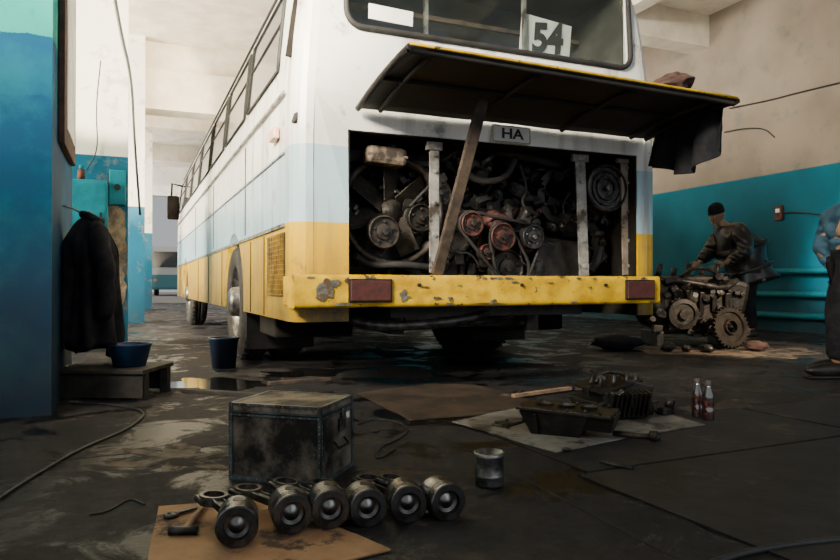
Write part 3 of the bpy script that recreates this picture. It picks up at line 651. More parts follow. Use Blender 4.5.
def blob(name,cu,cv,ru,rv,mat,label,cat,z0,z1,amp=.25,n_=40,kind=None):
    global k
    b=B().m(mat); pts=[]
    for q in range(n_):
        a=q*2*math.pi/n_; f=1+amp*noise.noise(Vector((math.cos(a)*1.8+cu,math.sin(a)*1.8,0)))*2+amp*.5*noise.noise(Vector((math.cos(a)*6+cu,math.sin(a)*6,0))); pts.append(F(cu+ru*math.cos(a)*f,cv+rv*math.sin(a)*f))
    b.prism([(p.x,p.y) for p in pts],z0,z1)
    if kind: b.obj('trim_%d'%k,kind=kind); k+=1
    else: b.obj(name,label=label,category=cat)
for (cu,cv,ru,rv) in ((215,384,52,7),(300,374,36,3),(430,395,30,4)):
    blob('oil_puddle',cu,cv,ru,rv,m_oil,'shallow dark oil puddle on concrete','oil puddle',.0005,.0025)
blob('',175,458,46,13,m_sunworn,'','',.0002,.0012,.5,70,'structure')  # beige stained patch, its pale tone also painting in sunlight
blob('',765,352,45,7,m_sunworn,'','',.0002,.0012,.4,60,'structure')  # warm pool of sunlight painted on the floor as a pale blob
def sheet(name,uv,mat,label,cat,z=.003,th=.004,jit=.006):
    pts=[]
    n_=len(uv)
    P=[F(*q) for q in uv]
    for i in range(n_):
        a=P[i]; c=P[(i+1)%n_]; m_=max(1,int((c-a).length/.12))
        for j in range(m_):
            q=a.lerp(c,j/m_); pts.append((q.x+random.uniform(-jit,jit),q.y+random.uniform(-jit,jit)))
    return B().m(mat).prism(pts,z,z+th).obj(name,label=label,category=cat)
sheet('cardboard_sheet',[(160,508),(262,499),(392,551),(330,566),(150,566)],m_card,'flattened brown cardboard under the pistons','cardboard')
sheet('cardboard_mat',[(356,394),(430,384),(478,386),(540,404),(480,416),(410,421)],m_oilcard,'oil soaked cardboard mat behind the bus','cardboard')
sheet('grey_mat',[(452,424),(520,409),(650,411),(706,427),(640,437),(556,455)],m_gcard,'grey oily sheet under the engine castings','sheet',z=.0085)
sheet('cardboard_offcut',[(572,387),(600,384),(650,390),(645,398),(590,396)],m_oilcard,'small brown cardboard offcut on the floor','cardboard')
def bar(name,a,c,w,h,mat,label,cat,z=0):
    d=c-a; an=math.atan2(d.y,d.x); b=B().m(mat).box((a+c)/2+Vector((0,0,z+h/2)),(d.length,w,h),Euler((0,0,an)),.002); return b.obj(name,label=label,category=cat)
bar('wooden_batten',F(513,399),F(570,391),.03,.02,m_lwood,'pale wooden batten on the cardboard mat','batten',.008)
bar('wooden_batten',F(575,391),F(640,394),.02,.015,m_wood,'dark thin wooden batten on the floor','batten',.008)
bar('wooden_batten',F(185,392),F(265,397),.05,.02,m_bench,'dark flat board beside the bucket','batten')
bar('wooden_batten',F(268,385),F(330,380),.04,.02,m_wood,'dark flat board beside the bucket','batten')
def fcable(name,uv,r,label,cat='cable'):
    b=B().m(m_cable); b.tube([F(u,v)+Vector((0,0,r)) for u,v in uv],r,6,smoothit=3); b.obj(name,label=label,category=cat)
fcable('power_cable',[(72,404),(110,405),(150,412),(130,430),(80,450),(30,480),(0,500),(-30,520)],.006,'black power cable snaking over concrete')
fcable('power_cable',[(358,425),(380,418),(412,428),(400,440),(378,448),(375,462),(395,450)],.004,'thin black wire looped on the floor')
fcable('rubber_hose',[(710,566),(745,555),(790,547),(850,541)],.008,'thin black rubber hose on the floor','hose')
fcable('power_cable',[(145,505),(130,498),(110,512),(90,515)],.003,'thin black wire looped on the floor')
# ================= CHEST
cz=W(-.612,2.18); th=-TH-math.radians(16.4)
ch=E('transport_chest',cz,rz=th,label='soot-smeared plywood chest with thin riveted grey metal edging',category='chest')
Lx,Ly,Hz=.322,.262,.244
b=B().m(m_cratep); b.box((Lx/2,Ly/2,.108),(Lx-.01,Ly-.01,.20),None,.002); b.obj('chest_body',ch,world=False)
b=B().m(m_lid); b.box((Lx/2,Ly/2,.228),(Lx-.006,Ly-.006,.028),None,.003); lid=b.obj('lid',ch,world=False,label='pale worn lid')
b=B().m(m_teal); t=.012; w=.003
for x in (0,Lx):
    for y in (0,Ly):
        sx=1 if x==0 else -1; sy=1 if y==0 else -1
        b.box((x+sx*t/2,y+sy*w/2,Hz/2),(t,w,Hz)); b.box((x+sx*w/2,y+sy*t/2,Hz/2),(w,t,Hz))
for y in (0,Ly):
    sy=1 if y==0 else -1
    for z in (t/2,.207,.217,Hz-.004): b.box((Lx/2,y+sy*w/2,z),(Lx,w*1.1,.007 if z>.1 else t))
    b.box((Lx/2,y+sy*.005,Hz-w/2),(Lx,.010,w))
for x in (0,Lx):
    sx=1 if x==0 else -1
    for z in (t/2,.207,.217,Hz-.004): b.box((x+sx*w/2,Ly/2,z),(w*1.1,Ly,.007 if z>.1 else t))
    b.box((x+sx*.005,Ly/2,Hz-w/2),(.010,Ly,w))
b.m(m_bright)
for q in range(11):
    x=.010+q*(Lx-.020)/10
    for z in (.007,.207,.239): b.ell((x,-.001,z),(.0019,.0013,.0019),seg=6)
for q in range(8):
    y=.010+q*(Ly-.020)/7
    for z in (.007,.207,.239): b.ell((Lx+.001,y,z),(.0013,.0019,.0019),seg=6)
    z=.03+q*.022
    for x in (.006,Lx-.006): b.ell((x,-.001,z),(.0019,.0013,.0019),seg=6)
    b.ell((Lx+.001,.006,z),(.0013,.0019,.0019),seg=6)
b.obj('edging',ch,world=False,label='thin riveted grey metal edging')
b=B().m(m_steel); b.box((Lx+.004,Ly*.62,.165),(.006,.05,.04),None,.002); b.box((Lx+.007,Ly*.62,.19),(.006,.025,.05),None,.002); b.obj('latch',ch,world=False)
b=B().m(m_white); b.box((Lx+.0015,Ly*.75,.185),(.002,.05,.02)); b.obj('paper_label',ch,world=False)
b=B().m(m_black); b.tube([(Lx+.003,Ly*.35,.12),(Lx+.02,Ly*.35,.10),(Lx+.02,Ly*.65,.10),(Lx+.003,Ly*.65,.12)],.004,6); b.obj('handle',ch,world=False)
# ================= PISTONS
m_pist=M('greasy_piston_alloy',(.24,.235,.23),(.04,.038,.038),14,.30,.9,.2)
m_crown=M('worn_piston_crown',(.19,.185,.18),(.05,.047,.045),12,.28,.9,.08)
m_bowl=M('bowl_alloy',(.22,.21,.20),(.05,.047,.045),12,.30,.9,.08)
m_rod=M('forged_rod_steel',(.17,.16,.145),(.05,.045,.04),16,.38,.8,.2)
r=.0495; pin=.052
m2=Matrix.Translation((0,0,r))@Matrix.Rotation(-RX,4,'X')
def piston(loc,rz,roll,swing,first=None):
    e=E('piston',loc,rz=rz,label='greasy metal piston with connecting rod lying on its side',category='piston',group='engine pistons')
    b=B().m(m_pist)
    prof=[(.0465,.0),(r,.003)]
    for g in (.010,.019,.028): prof+=[(r,g),(r-.005,g),(r-.005,g+.0045),(r,g+.0045)]
    prof+=[(r,.040),(r-.001,.085),(r-.002,.092),(r-.006,.092),(r-.008,.045),(0,.045)]
    b.lathe(prof,m2,36,False,cap=False)
    Rr=Matrix.Translation((0,pin,r))@Matrix.Rotation(roll,4,'Y')
    b.m(m_black).cyl(Rr@Vector((-.0500,0,0)),Rr@Vector((.0500,0,0)),.015,seg=16)
    b.obj('piston_body',e,world=False)
    b=B().m(m_crown); b.lathe([(.0465,0),(.031,0)],m2,36,False,cap=False); b.m(m_black).lathe([(.031,0),(.0285,.012)],m2,32,False,cap=False); b.m(m_bowl).lathe([(.0285,.012),(.020,.016)],m2,32,False,cap=False); b.lathe([(.020,.016),(.012,.012),(.005,.008),(0,.0075)],m2,32,True,cap=False)
    b.obj('crown',e,world=False,label='dark crown with recessed combustion bowl')
    Rm=Rr@Matrix.Rotation(swing,4,'X')
    b=B().m(m_rod)
    b.box((0,0,0),(.008,.13,.024),Rm@Matrix.Translation((0,.085,0)),.002)
    for sz in (-.013,.013): b.box((0,0,0),(.018,.13,.005),Rm@Matrix.Translation((0,.085,sz)),.001)
    ring=Rm@Matrix.Translation((-.012,.180,0))@Matrix.Rotation(RX,4,'Y')
    b.lathe([(.027,0),(.037,0),(.037,.024),(.027,.024),(.027,0)],ring,28,False,cap=False)
    for z in (-.037,.037): b.cyl(Rm@Vector((0,.155,z)),Rm@Vector((0,.205,z)),.008,seg=8)
    b.obj('connecting_rod',e,world=False,label='forged steel connecting rod with big end')
    return e
def place(u,v,ang):
    d=(CH-r)*FP/(v-HY); return W((u-420)/FP*d,d,.0075),-TH+math.radians(ang)
spots=[(237,530,12,-1.50,.40),(293,517,20,-1.50,.50),(331,512,16,-1.45,.55),(369,508,18,-1.5,.48),(409,504,12,-1.5,.45),(449,502,22,-1.45,.50)]
for (u,v,a,ro,sw) in spots:
    loc,rz=place(u,v,a)
    if u>360: loc.z=0
    piston(loc,rz,ro,sw)
tp=F(489,485)
te=E('piston_liner_tin',tp,label='upright oily metal cylinder on the concrete',category='metal cylinder')
b=B().m(m_steel); b.lathe([(0,.002),(.042,.002),(.044,.01),(.044,.03),(.046,.033),(.044,.036),(.044,.085),(.047,.09),(.047,.105),(.042,.105),(.040,.02),(0,.02)],Matrix.Translation(tp),36,cap=False); b.obj('cup',te)
b=B().m(m_dsteel); b.lathe([(.0415,.075),(.02,.08),(0,.08)],Matrix.Translation(tp),24,cap=False); b.obj('inner_cap',te)
b=B().m(m_lwood); a=F(184,530,.018); c=F(206,503,.02); b.tube([a,a.lerp(c,.5),c],[.007,.009,.006],8); hm=b.obj('hammer',label='hammer with thin worn wooden handle on cardboard',category='hammer')
b=B().m(m_dsteel); d=(c-a).normalized(); s_=Vector((-d.y,d.x,0)); b.cyl(a-s_*.035,a+s_*.035,.011,seg=8); b.obj('hammer_head',hm)
b=B().m(m_dsteel); a=F(172,514,.014); c=F(196,507,.014); b.box((a+c)/2,((c-a).length,.014,.006),Euler((0,0,math.atan2((c-a).y,(c-a).x)))); 
b.lathe([(.010,0),(.020,0),(.020,.008),(.010,.008),(.010,0)],Matrix.Translation(a-Vector((0,0,.005))),12,cap=False); b.obj('wrench',label='dark steel wrench on the cardboard',category='wrench')
m_boil=M('red_brown_fluid',(.17,.045,.028),(.09,.028,.018),9,.2,0,0)
m_bcap=M('dull_cap',(.12,.09,.09),(.08,.06,.06),9,.5,0,0)
for i,(u,v) in enumerate(((697,418),(708,421))):
    p=F(u,v)
    if i==0:
        e=e0=E('bottle',p,label='small translucent bottle of dark reddish liquid',category='bottle',group='pair of bottles'); T=Matrix.Translation(p)
        B().m(m_bottle).lathe([(0,.002),(.022,.002),(.025,.01),(.025,.06),(.021,.07),(.025,.08),(.025,.12),(.012,.155),(.012,.17),(0,.17)],T,20,cap=False).obj('bottle_body',e)
        B().m(m_boil).lathe([(0,.004),(.020,.004),(.023,.012),(.023,.058),(.019,.068),(.019,.072),(.023,.082),(.023,.095),(0,.095)],T,20,cap=False).obj('oil',e)
        B().m(m_bcap).lathe([(.0135,.162),(.0135,.185),(0,.186)],T,16,cap=False).obj('cap',e)
    else: dup(e0,p,(0,0,.7))
# ================= CASTINGS
cs=E('oil_sump',W((565-420)/FP*2.78,2.78,.0125),rz=-TH-.45,label='greasy black oil sump casting on the grey sheet',category='engine part')
b=B().m(m_black)
def taper(bb,c,s0,s1,h):
    x,y,z=c; lo=[bb.bm.verts.new((x+a*s0[0]/2,y+q*s0[1]/2,z)) for a,q in ((-1,-1),(1,-1),(1,1),(-1,1))]; hi=[bb.bm.verts.new((x+a*s1[0]/2,y+q*s1[1]/2,z+h)) for a,q in ((-1,-1),(1,-1),(1,1),(-1,1))]
    bb._f([bb.bm.faces.new(lo[::-1]),bb.bm.faces.new(hi)]+[bb.bm.faces.new((lo[i],lo[(i+1)%4],hi[(i+1)%4],hi[i])) for i in range(4)])
taper(b,(-.03,0,0),(.20,.10),(.28,.17),.095); taper(b,(.13,0,.03),(.12,.10),(.16,.15),.065)
b.box((0.01,0,.102),(.38,.19,.014),Euler((0,.03,0)),.003)
for x in (-.16,-.10,-.03,.03,.10,.16):
    for y in (-.087,.087): b.cyl((x,y,.104),(x,y,.118),.007,seg=6)
b.box((-.1,-.078,.05),(.012,.02,.08),Euler((.3,0,0))); b.tube([(-.16,-.04,.05),(-.22,-.05,.03),(-.24,-.02,.012)],.012,8,smoothit=1)
b.obj('sump_body',cs,world=False)
b=B().m(m_dsteel)
for x in (-.09,0.0,.09): b.lathe([(.032,.108),(.038,.120),(.026,.120),(.022,.111),(0,.111)],Matrix.Translation((x,.01,0))@Matrix.Rotation(.03,4,'Y'),16,False,cap=False)
b.obj('port_ring',cs,world=False)
cs=E('cylinder_block',W((614-420)/FP*3.14,3.14,.0125),rz=-TH+.35,label='oily black finned engine casting on the grey sheet',category='engine part')
b=B().m(m_black); b.box((0,.0,.07),(.26,.17,.13),Euler((.05,.04,.1)),.015); b.box((.10,.02,.09),(.14,.15,.15),Euler((0,.25,-.2)),.01); b.box((-.11,.0,.06),(.12,.18,.10),Euler((.1,-.3,.2)),.01)
for q in range(9): b.box((-.10+q*.025,-.095,.075),(.007,.05,.11),Euler((.25,0,.1)))
b.box((-.02,.02,.155),(.27,.18,.014),Euler((.12,-.16,.2)),.003)
b.cyl((.10,0,.03),(.19,-.02,.035),.035,seg=14); b.obj('casting',cs,world=False)
b=B().m(m_dsteel)
for x in (-.1,-.03,.04,.09): b.cyl((x,-.03,.13),(x+.01,-.03,.20),.010,seg=8); b.cyl((x,.05,.13),(x+.02,.05,.19),.012,seg=8)
b.tube([(-.1,.0,.16),(-.05,.02,.21),(.05,.0,.20),(.12,.02,.15)],.010,8,smoothit=1); b.tube([(.1,.03,.14),(.17,.0,.11),(.20,-.04,.02)],.012,8,smoothit=1)
for q in range(14):
    a=q*.45; x,y=.14*math.cos(a),.10*math.sin(a); s_=random.uniform(.015,.035); b.box((x,y,random.uniform(.05,.14)),(s_*2,s_,s_*1.5),Euler((q,q*.7,q*1.3)),.003)
b.obj('rocker_gear',cs,world=False)
cs=E('bracket_casting',W((664-420)/FP*3.2,3.2,.0125),rz=-TH+.1,label='small black bracket casting beside engine parts',category='engine part')
b=B().m(m_dsteel); b.box((0,0,.02),(.08,.06,.035),Euler((0,0,.5)),.01); b.cyl((.02,0,.03),(.03,0,.07),.022,seg=14); b.obj('bracket',cs,world=False)
def smallpart(name,u,v,build,lab,z=.0125,rz=0):
    p=F(u,v,z); e=B().m(m_esteel); build(e,Matrix.Translation(p)@Matrix.Rotation(rz,4,'Z')); e.obj(name,label=lab,category='engine part')
smallpart('cover_plate',505,425,lambda b,T:(b.box((0,0,0),(.11,.07,.008),T@Matrix.Translation((0,0,.006)),.002),[b.cyl(T@Vector((x,y,.008)),T@Vector((x,y,.02)),.007,seg=6) for x in(-.04,.04) for y in(-.02,.02)]),'dark flat cover plate on the grey sheet',rz=.4)
smallpart('drive_shaft',636,440,lambda b,T:(b.cyl(T@Vector((-.09,0,.018)),T@Vector((.09,0,.018)),.012,seg=10),b.cyl(T@Vector((.05,0,.022)),T@Vector((.08,0,.022)),.022,seg=14)),'short greasy shaft on the grey sheet',rz=-.9)
b=B().m(m_dsteel); a=F(600,462,.010); c=F(632,468,.010); b.cyl(a,c,.008,seg=8); b.obj('steel_pin',label='dark steel pin on the floor',category='pin')
for i,(u,v) in enumerate(((566,450),(655,402),(520,392),(375,432))):
    p=F(u,v,.0125 if i==0 else 0); b=B().m(m_dsteel); b.lathe([(.006,0),(.016,0),(.016,.008),(.006,.008),(.006,0)],Matrix.Translation(p),12,cap=False); b.obj('washer',label='small loose steel ring on the floor',category='washer',group='loose steel rings')
# ================= RIGHT AREA
eo=W((692-420)/FP*7.1,7.1); en=E('removed_engine',eo,rz=-TH,label='dismantled greasy black diesel engine standing near the wall',category='engine')
b=B().m(m_esteel); b.box((-.05,0,.42),(.86,.46,.38),Euler((0,.04,0)),.05); b.box((-.10,0,.64),(.68,.34,.16),Euler((0,-.03,0)),.04); b.box((-.02,0,.2),(.7,.35,.16),None,.03)
b.m(m_black); b.box((.36,-.05,.5),(.24,.4,.34),Euler((0,.2,0)),.05); b.ell((-.42,-.05,.40),(.18,.24,.22),seg=20,fn=lambda co: co*(1+.2*noise.noise(co*2)))
for q in range(6): b.box((-.4+q*.13,-.25,.44+.03*math.sin(q*2)),(.05,.05,.24),Euler((.1,0,.1*math.sin(q))),.01)
b.obj('block',en,world=False)
b=B().m(m_dsteel)
for q in range(5): b.cyl((-.36+q*.15,-.02,.70),(-.36+q*.15+.02,-.02,.84-.05*(q%2)),.03,seg=10)
b.tube([(-.45,-.1,.6),(-.35,-.28,.68),(0,-.3,.62),(.2,-.28,.58),(.38,-.2,.66)],.035,8,smoothit=1)
b.tube([(-.2,-.2,.7),(-.1,-.3,.8),(.1,-.25,.78),(.25,-.1,.66)],.018,8,smoothit=1)
for q in range(60):
    x=random.uniform(-.52,.46); z=random.uniform(.12,.70); s_=random.uniform(.012,.045); b.m(random.choice((m_dsteel,m_esteel,m_esteel,m_black)))
    if q%2: b.cyl((x,-.22,z),(x+random.uniform(-.05,.05),-.31,z+random.uniform(-.05,.05)),s_,seg=10)
    else: b.box((x,-.26,z),(s_*2.2,.08,s_*1.6),Euler((0,random.uniform(-.8,.8),0)),.008)
b.obj('manifold',en,world=False)
b=B().m(m_esteel); b.lathe([(.15,0),(.15,.05),(.11,.06),(.10,.04),(.05,.04),(.05,.08),(0,.08)],Matrix.Translation((-.22,-.30,.33))@MY,28,False,cap=False); b.obj('flywheel',en,world=False)
for x in (-.42,.3):
    B().m(m_black).box((x,0,.075),(.08,.5,.15),None,.01).obj('stand_foot',en,world=False)
gp=W((730-420)/FP*6.55,6.55)
ge=E('gear_wheel',gp,rz=-TH+.3,label='greasy dark toothed gear wheel leaning on the engine',category='gear')
m_rust=M('greasy_brown_steel',(.055,.042,.032),(.022,.018,.015),10,.5,.5)
b=B().m(m_rust); T=Matrix.Translation((0,.03,.21))@Euler((RX-.15,0,0)).to_matrix().to_4x4()
b.lathe([(.06,.0),(.19,.0),(.19,.05),(.15,.05),(.14,.03),(.08,.03),(.07,.06),(.06,.06),(.06,0)],T,30,False,cap=False)
for q in range(30):
    a=q*2*math.pi/30; b.box((0,0,0),(.022,.016,.05),T@Matrix.Rotation(a,4,'Z')@Matrix.Translation((.195,0,.025)))
b.obj('gear',ge,world=False)
p=W((700-420)/FP*6.2,6.2); b=B().m(m_dcard); b.box(p+Vector((0,0,.004)),(1.0,.4,.004),Euler((0,0,-TH-.1))); b.obj('cardboard_mat',label='worn cardboard under the engine parts',category='cardboard')
p=W((757-420)/FP*6.4,6.4); b=B().m(m_brcloth); b.ell(p+Vector((0,0,.045)),(.11,.09,.05),fn=lambda co: co*(1+.35*noise.noise(co*2.5))); b.obj('rag_heap',label='brown rag heap beside the gear',category='rags')
p=W((618-420)/FP*6.5,6.5); b=B().m(m_blk); b.ell(p+Vector((0,0,.07)),(.25,.2,.07),fn=lambda co: co*(1+.3*noise.noise(co*2.5))); b.obj('rag_heap',label='dark oily rags heaped on the floor',category='rags')
for i,(u,f,s_) in enumerate(((668,6.3,.05),(686,6.25,.04),(706,6.2,.045))):
    p=W((u-420)/FP*f,f,.006); b=B().m(m_dsteel); b.ell(p+Vector((0,0,s_*.8)),(s_*1.6,s_,s_*.8),Euler((0,0,i)),fn=lambda co: co*(1+.3*noise.noise(co*2+Vector((i,0,0))))); b.cyl(p+Vector((-s_,0,s_)),p+Vector((s_*1.4,.02,s_)),s_*.5,seg=10); b.obj('engine_fitting',label='small greasy engine fitting on dirty cardboard',category='engine part',group='small parts by the engine')
def RW(u,v,off=0):
    k_=(u-420)/FP; dx=sT+k_*cT; dy=cT-k_*sT; d=(8.05-off)/dx; return Vector((8.05-off,dy*d,CH+(HY-v)/FP*d))
p=RW(781,213); b=B().m(m_red); b.box((8.02,p.y,p.z),(.06,.11,.2),None,.008); rb=b.obj('alarm_box',label='small red alarm box on the blue wall',category='alarm box')
B().m(m_white).box((7.988,p.y,p.z+.03),(.004,.06,.05)).obj('button_plate',rb)
b=B().m(m_cable); b.tube([p+Vector((-.02,-.06,0)),p+Vector((-.02,-.3,-.02)),p+Vector((-.03,-.7,-.1)),p+Vector((-.02,-1.0,0))],.01,6,smoothit=2); b.obj('wall_cable',label='thin dark cable along the wall',category='cable')
for z,y0,y1 in ((.80,4.2,7.0),(.50,4.6,7.2),(.22,4.2,7.4)):
    b=B().m(m_bluebox); b.tube([(7.95,y0,z),(7.95,y1,z)],.04,10)
    for y in (y0+.3,(y0+y1)/2,y1-.3): b.tube([(7.95,y,z),(8.06,y,z)],.02,6)
    b.obj('heating_pipe',label='blue painted heating pipe on the wall',category='pipe')
b=B().m(m_cable); b.tube([RW(730,108,.02),RW(770,100,.02),RW(800,92,.02),RW(850,80,.02)],.010,6,smoothit=1); b.obj('wall_cable',label='dark cable clipped across the cream wall',category='cable')
b=B().m(m_cable); b.tube([RW(725,132,.02),RW(745,128,.02),RW(765,128,.02),RW(775,137,.02)],.009,6,smoothit=2); b.obj('wall_cable',label='short dark cable on the cream wall',category='cable')
# ================= PEOPLE
def skin(verts,edges,radii,sub=2):
    me=bpy.data.meshes.new('s'); me.from_pydata([Vector(v) for v in verts],edges,[]); o=bpy.data.objects.new('s',me); coll.objects.link(o)
    md=o.modifiers.new('skin','SKIN'); md.use_smooth_shade=True
    for i,sv in enumerate(me.skin_vertices[0].data):
        rr_=radii[i]; sv.radius=rr_ if isinstance(rr_,tuple) else (rr_,rr_); sv.use_root=(i==0)
    s2=o.modifiers.new('sub','SUBSURF'); s2.levels=sub; s2.render_levels=sub
    bpy.context.view_layer.update(); dg=bpy.context.evaluated_depsgraph_get()
    out=bpy.data.meshes.new_from_object(o.evaluated_get(dg)); bpy.data.objects.remove(o); return out
def head(b,T):
    def f(co):
        c=co.copy()
        if c.z<0: c.x*=1+.35*c.z; c.y*= 1+.12*c.z if c.y>0 else 1
        if c.y<0 and c.z<-.2: c.y*=1.02
        return c
    r=bmesh.ops.create_uvsphere(b.bm,u_segments=20,v_segments=16,radius=1)['verts']
    for v in r: v.co=T@(Matrix.Diagonal((.076,.098,.118,1))@f(v.co))
    b.m(m_skin); b._f(set(fc for v in r for fc in v.link_faces),True)
    R_=T
    b.ell((0,0,0),(1,1,1),R_@Matrix.Translation((0,-.103,-.012))@Matrix.Diagonal((.014,.02,.03,1)),10)
    b.ell((0,0,0),(1,1,1),R_@Matrix.Translation((0,-.092,-.058))@Matrix.Diagonal((.026,.012,.008,1)),10)
    b.ell((0,0,0),(1,1,1),R_@Matrix.Translation((0,-.08,-.095))@Matrix.Diagonal((.025,.02,.018,1)),10)
    for sx in (-1,1):
        b.m(m_skin); b.ell((0,0,0),(1,1,1),R_@Matrix.Translation((sx*.076,.01,-.01))@Matrix.Diagonal((.01,.018,.032,1)),10)
        b.m(m_skinl); b.ell((0,0,0),(1,1,1),R_@Matrix.Translation((sx*.03,-.085,.01))@Matrix.Diagonal((.013,.009,.008,1)),8)
        b.m(m_ink); b.ell((0,0,0),(1,1,1),R_@Matrix.Translation((sx*.03,-.092,.01))@Matrix.Diagonal((.005,.004,.005,1)),6)
        b.ell((0,0,0),(1,1,1),R_@Matrix.Translation((sx*.03,-.09,.03))@Matrix.Diagonal((.018,.006,.004,1)),6)
    b.m(m_skin)
def hand(b,wr,d,side):
    d=d.normalized(); side=(side-d*side.dot(d)).normalized(); nrm=d.cross(side)
    T=Matrix((side,d,nrm)).transposed().to_4x4(); T=Matrix.Translation(wr)@T
    b.ell((0,0,0),(1,1,1),T@Matrix.Translation((0,.045,0))@Matrix.Diagonal((.042,.055,.018,1)),12)
    for i,(x,l) in enumerate(((.030,.07),(.010,.08),(-.010,.074),(-.029,.056))):
        pts=[T@Vector(q) for q in ((x,.08,0),(x,.08+l*.45,.006),(x,.08+l*.75,.022),(x,.08+l*.85,.042))]
        b.tube(pts,[.0095,.009,.008,.0065],8)
    b.tube([T@Vector(q) for q in ((.030,.02,0),(.055,.045,.008),(.062,.075,.018))],[.012,.010,.008],8)
def person(name,loc,J,headc,hrot,label,mj,mt,mc,hands,bulk=1.0,rough=.02,slv=.88):
    e=E(name,loc,rz=-TH,label=label,category='person')
    ids=['pel','spi','che','nec','hed','shL','elL','wrL','shR','elR','wrR','hiL','knL','anL','hiR','knR','anR']
    R0=dict(pel=.13,spi=.12,che=.14,nec=.055,hed=.06,shL=.06,elL=.045,wrL=.028,shR=.06,elR=.045,wrR=.028,hiL=.09,knL=.06,anL=.04,hiR=.09,knR=.06,anR=.04)
    ed=[('pel','spi'),('spi','che'),('che','nec'),('nec','hed'),('che','shL'),('shL','elL'),('elL','wrL'),('che','shR'),('shR','elR'),('elR','wrR'),('pel','hiL'),('hiL','knL'),('knL','anL'),('pel','hiR'),('hiR','knR'),('knR','anR')]
    ix={n_:i for i,n_ in enumerate(ids)}
    me=skin([J[i] for i in ids],[(ix[a],ix[c]) for a,c in ed],[R0[i] for i in ids])
    b=B().m(m_skin); b.addmesh(me)
    head(b,Matrix.Translation(headc)@hrot.to_matrix().to_4x4())
    for wr,el,sd in hands: b.m(m_skin); hand(b,Vector(J[wr]),Vector(J[wr])-Vector(J[el]),Vector(sd))
    b.obj('figure',e,world=False,label='bare face and hands')
    wl=Vector(J['elL']).lerp(Vector(J['wrL']),slv); wr_=Vector(J['elR']).lerp(Vector(J['wrR']),.88); hem=Vector(J['pel'])+(Vector(J['pel'])-Vector(J['spi']))*.25; nk=Vector(J['che']).lerp(Vector(J['nec']),.85)
    V=[J['pel'],J['spi'],J['che'],nk,J['shL'],J['elL'],J['shR'],J['elR'],wl,wr_,hem]
    k=bulk
    me=skin(V,[(0,1),(1,2),(2,3),(2,4),(4,5),(2,6),(6,7),(5,8),(7,9),(0,10)],[(.15*k,.17*k),(.15*k,.17*k),(.16*k,.18*k),.085,.09*k,.072*k,.09*k,.072*k,.055,.055,(.15*k,.165*k)],3)
    b=B().m(mj); b.addmesh(me)
    for v in b.bm.verts:
        v.co+=Vector((1,1,.3))*rough*noise.noise(v.co*6)+Vector((1,1,0))*rough*.6*noise.noise(Vector((v.co.x*9,v.co.y*9,v.co.z*28+v.co.x*12)))
    b.obj('jacket',e,world=False)
    al=Vector(J['knL']).lerp(Vector(J['anL']),.95); ar=Vector(J['knR']).lerp(Vector(J['anR']),.95)
    me=skin([J['pel'],J['hiL'],J['knL'],al,J['hiR'],J['knR'],ar],[(0,1),(1,2),(2,3),(0,4),(4,5),(5,6)],[.14,.115,.085,.07,.115,.085,.07])
    b=B().m(mt); b.addmesh(me)
    for v in b.bm.verts: v.co+=Vector((1,1,0))*.016*noise.noise(Vector((v.co.x*10,v.co.y*10,v.co.z*18)))
    b.obj('trousers',e,world=False)
    for a in ('anL','anR'):
        p=Vector(J[a]); b=B().m(m_black)
        b.ell(p+Vector((-.07,0,-.035)),(.15,.052,.052),fn=lambda co:Vector((co.x,co.y,max(co.z,-.85)*(1-.25*max(0,-co.x))))); b.box(p+Vector((-.07,0,-.078)),(.28,.09,.018),None,.008); b.obj('boot',e,world=False)
    T=Matrix.Translation(headc)@hrot.to_matrix().to_4x4()
    b=B().m(mc)
    b.lathe([(.088,.0),(.092,.005),(.092,.035),(.088,.04),(.085,.075),(.065,.105),(.03,.125),(0,.13)],T@Matrix.Translation((0,.008,.02))@Matrix.Diagonal((.93,1.13,1,1))@Matrix.Rotation(-.12,4,'X'),24,cap=False)
    b.obj('hat',e,world=False)
    return e
J1=dict(pel=(.18,0,.86),spi=(.13,0,1.02),che=(.04,0,1.17),nec=(-.09,0,1.31),hed=(-.14,0,1.38),shL=(.02,-.20,1.21),elL=(.02,-.32,.98),wrL=(-.20,-.26,.86),shR=(-.02,.19,1.21),elR=(-.12,.28,1.02),wrR=(-.30,.19,.88),hiL=(.18,-.09,.80),knL=(.14,-.11,.46),anL=(.18,-.12,.09),hiR=(.18,.09,.80),knR=(.16,.12,.46),anR=(.24,.14,.09))
person('person',W((731-420)/FP*7.9,7.9),J1,Vector((-.165,0,1.43)),Euler((.4,0,math.radians(-60))),'man in black beanie and shiny dark jacket leaning over engine',m_bjac,m_blk,m_blk,[('wrL','elL',(-1,0,.3)),('wrR','elR',(-1,0,.3))],bulk=1.42,rough=.035)
J2=dict(pel=(.24,.05,.80),spi=(.21,.05,.95),che=(.19,.05,1.06),nec=(.28,.03,1.20),hed=(.32,.02,1.28),shL=(.13,-.15,1.05),elL=(-.04,-.24,.94),wrL=(.03,-.26,1.15),shR=(.18,.22,1.08),elR=(.14,.28,.86),wrR=(.22,.2,.70),hiL=(.18,-.04,.74),knL=(.05,-.06,.45),anL=(.05,-.05,.09),hiR=(.26,.14,.74),knR=(.18,.17,.45),anR=(.22,.2,.09))
person('person',W((825-420)/FP*4.55,4.55),J2,Vector((.36,.02,1.38)),Euler((.5,0,math.radians(-60))),'worker in blue jacket and black trousers, one forearm raised',m_bluejac,m_blk,m_khaki,[('wrL','elL',(1,0,0)),('wrR','elR',(-.3,1,.3))],bulk=.9,rough=.04,slv=.2)
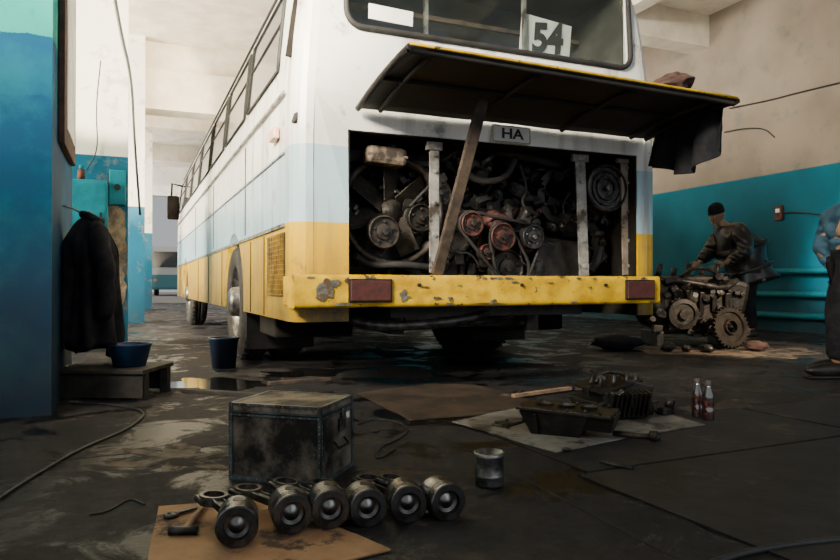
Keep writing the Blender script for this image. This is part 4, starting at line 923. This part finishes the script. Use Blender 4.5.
# ================= LIGHTS
def area(name,loc,tgt,sx,sy,e,col,spread=180):
    l=bpy.data.lights.new(name,'AREA'); l.shape='RECTANGLE'; l.size=sx; l.size_y=sy; l.energy=e; l.color=col; l.spread=math.radians(spread)
    o=bpy.data.objects.new(name,l); coll.objects.link(o); o.location=loc; o.rotation_euler=(Vector(tgt)-Vector(loc)).to_track_quat('-Z','Y').to_euler(); return o
area('window_light',(-3.4,.8,3.9),(1.4,5.0,2.4),2.2,1.4,360,(1,.90,.72),60)
area('bay_fill_light',(-4.9,6.15,2.6),(1,7,2.8),2,2.6,950,(1,.90,.72))  # bay lights added to brighten bus flank and ceiling; outer wall has no windows
area('bay_fill_light',(-4.9,10.2,2.6),(1,10.6,3.4),3,3,2100,(1,.90,.74))
area('bay_fill_light',(-4.9,15.4,2.6),(1,15.4,3.2),4,3,1800,(1,.90,.74))
area('bay_fill_light',(-3.5,22,2.6),(2,20,3.2),4,3,1000,(1,.95,.88))
area('rear_fill_light',(3.5,-3,3.2),(3.2,6,1.6),5,2.5,75,(.80,.91,1))  # unseen fill added behind the camera to lift hatch and engine
area('ceiling_bounce_fill',(6,10,2.6),(6,10,4.7),2,6,30,(1,.93,.82))  # added upward fill imitating bounce on the ceiling, no lamp hangs here
def spot(name,loc,tgt,e,ang,col,blend=.15,r=.03):
    l=bpy.data.lights.new(name,'SPOT'); l.energy=e; l.spot_size=math.radians(ang); l.spot_blend=blend; l.color=col; l.shadow_soft_size=r
    o=bpy.data.objects.new(name,l); coll.objects.link(o); o.location=loc; o.rotation_euler=(Vector(tgt)-Vector(loc)).to_track_quat('-Z','Y').to_euler(); return o
spot('sun_shaft',(1.5,-.8,4.0),(8.05,4.9,1.15),9000,12,(1,.94,.82),.5,.1)
spot('sun_shaft',(5.0,-.8,4.0),(5.55,4.75,.0),3600,17,(1,.80,.55),.5,.1)
spot('sun_shaft',(.6,-1.0,3.0),(-.15,7.4,3.3),14000,18,(1,.86,.60),.3)
spot('sun_shaft',(-1.6,-.8,3.9),(.9,4.8,2.1),6000,21,(1,.88,.64),.6,.15)
spot('sun_shaft',(-2.6,.2,3.2),(-.9,2.2,0),220,22,(1,.85,.62),.9,.1)
w=bpy.data.worlds.new('w'); bpy.context.scene.world=w; w.use_nodes=True
w.node_tree.nodes['Background'].inputs[0].default_value=(.92,.96,1,1); w.node_tree.nodes['Background'].inputs[1].default_value=.5
cam=bpy.data.cameras.new('cam'); co=bpy.data.objects.new('camera',cam); coll.objects.link(co); cam.sensor_width=36; cam.lens=FP/840*36
co.location=(0,0,CH); co.rotation_euler=(math.radians(90)+math.atan(5/FP),0,-TH); cam.clip_start=.02; bpy.context.scene.camera=co
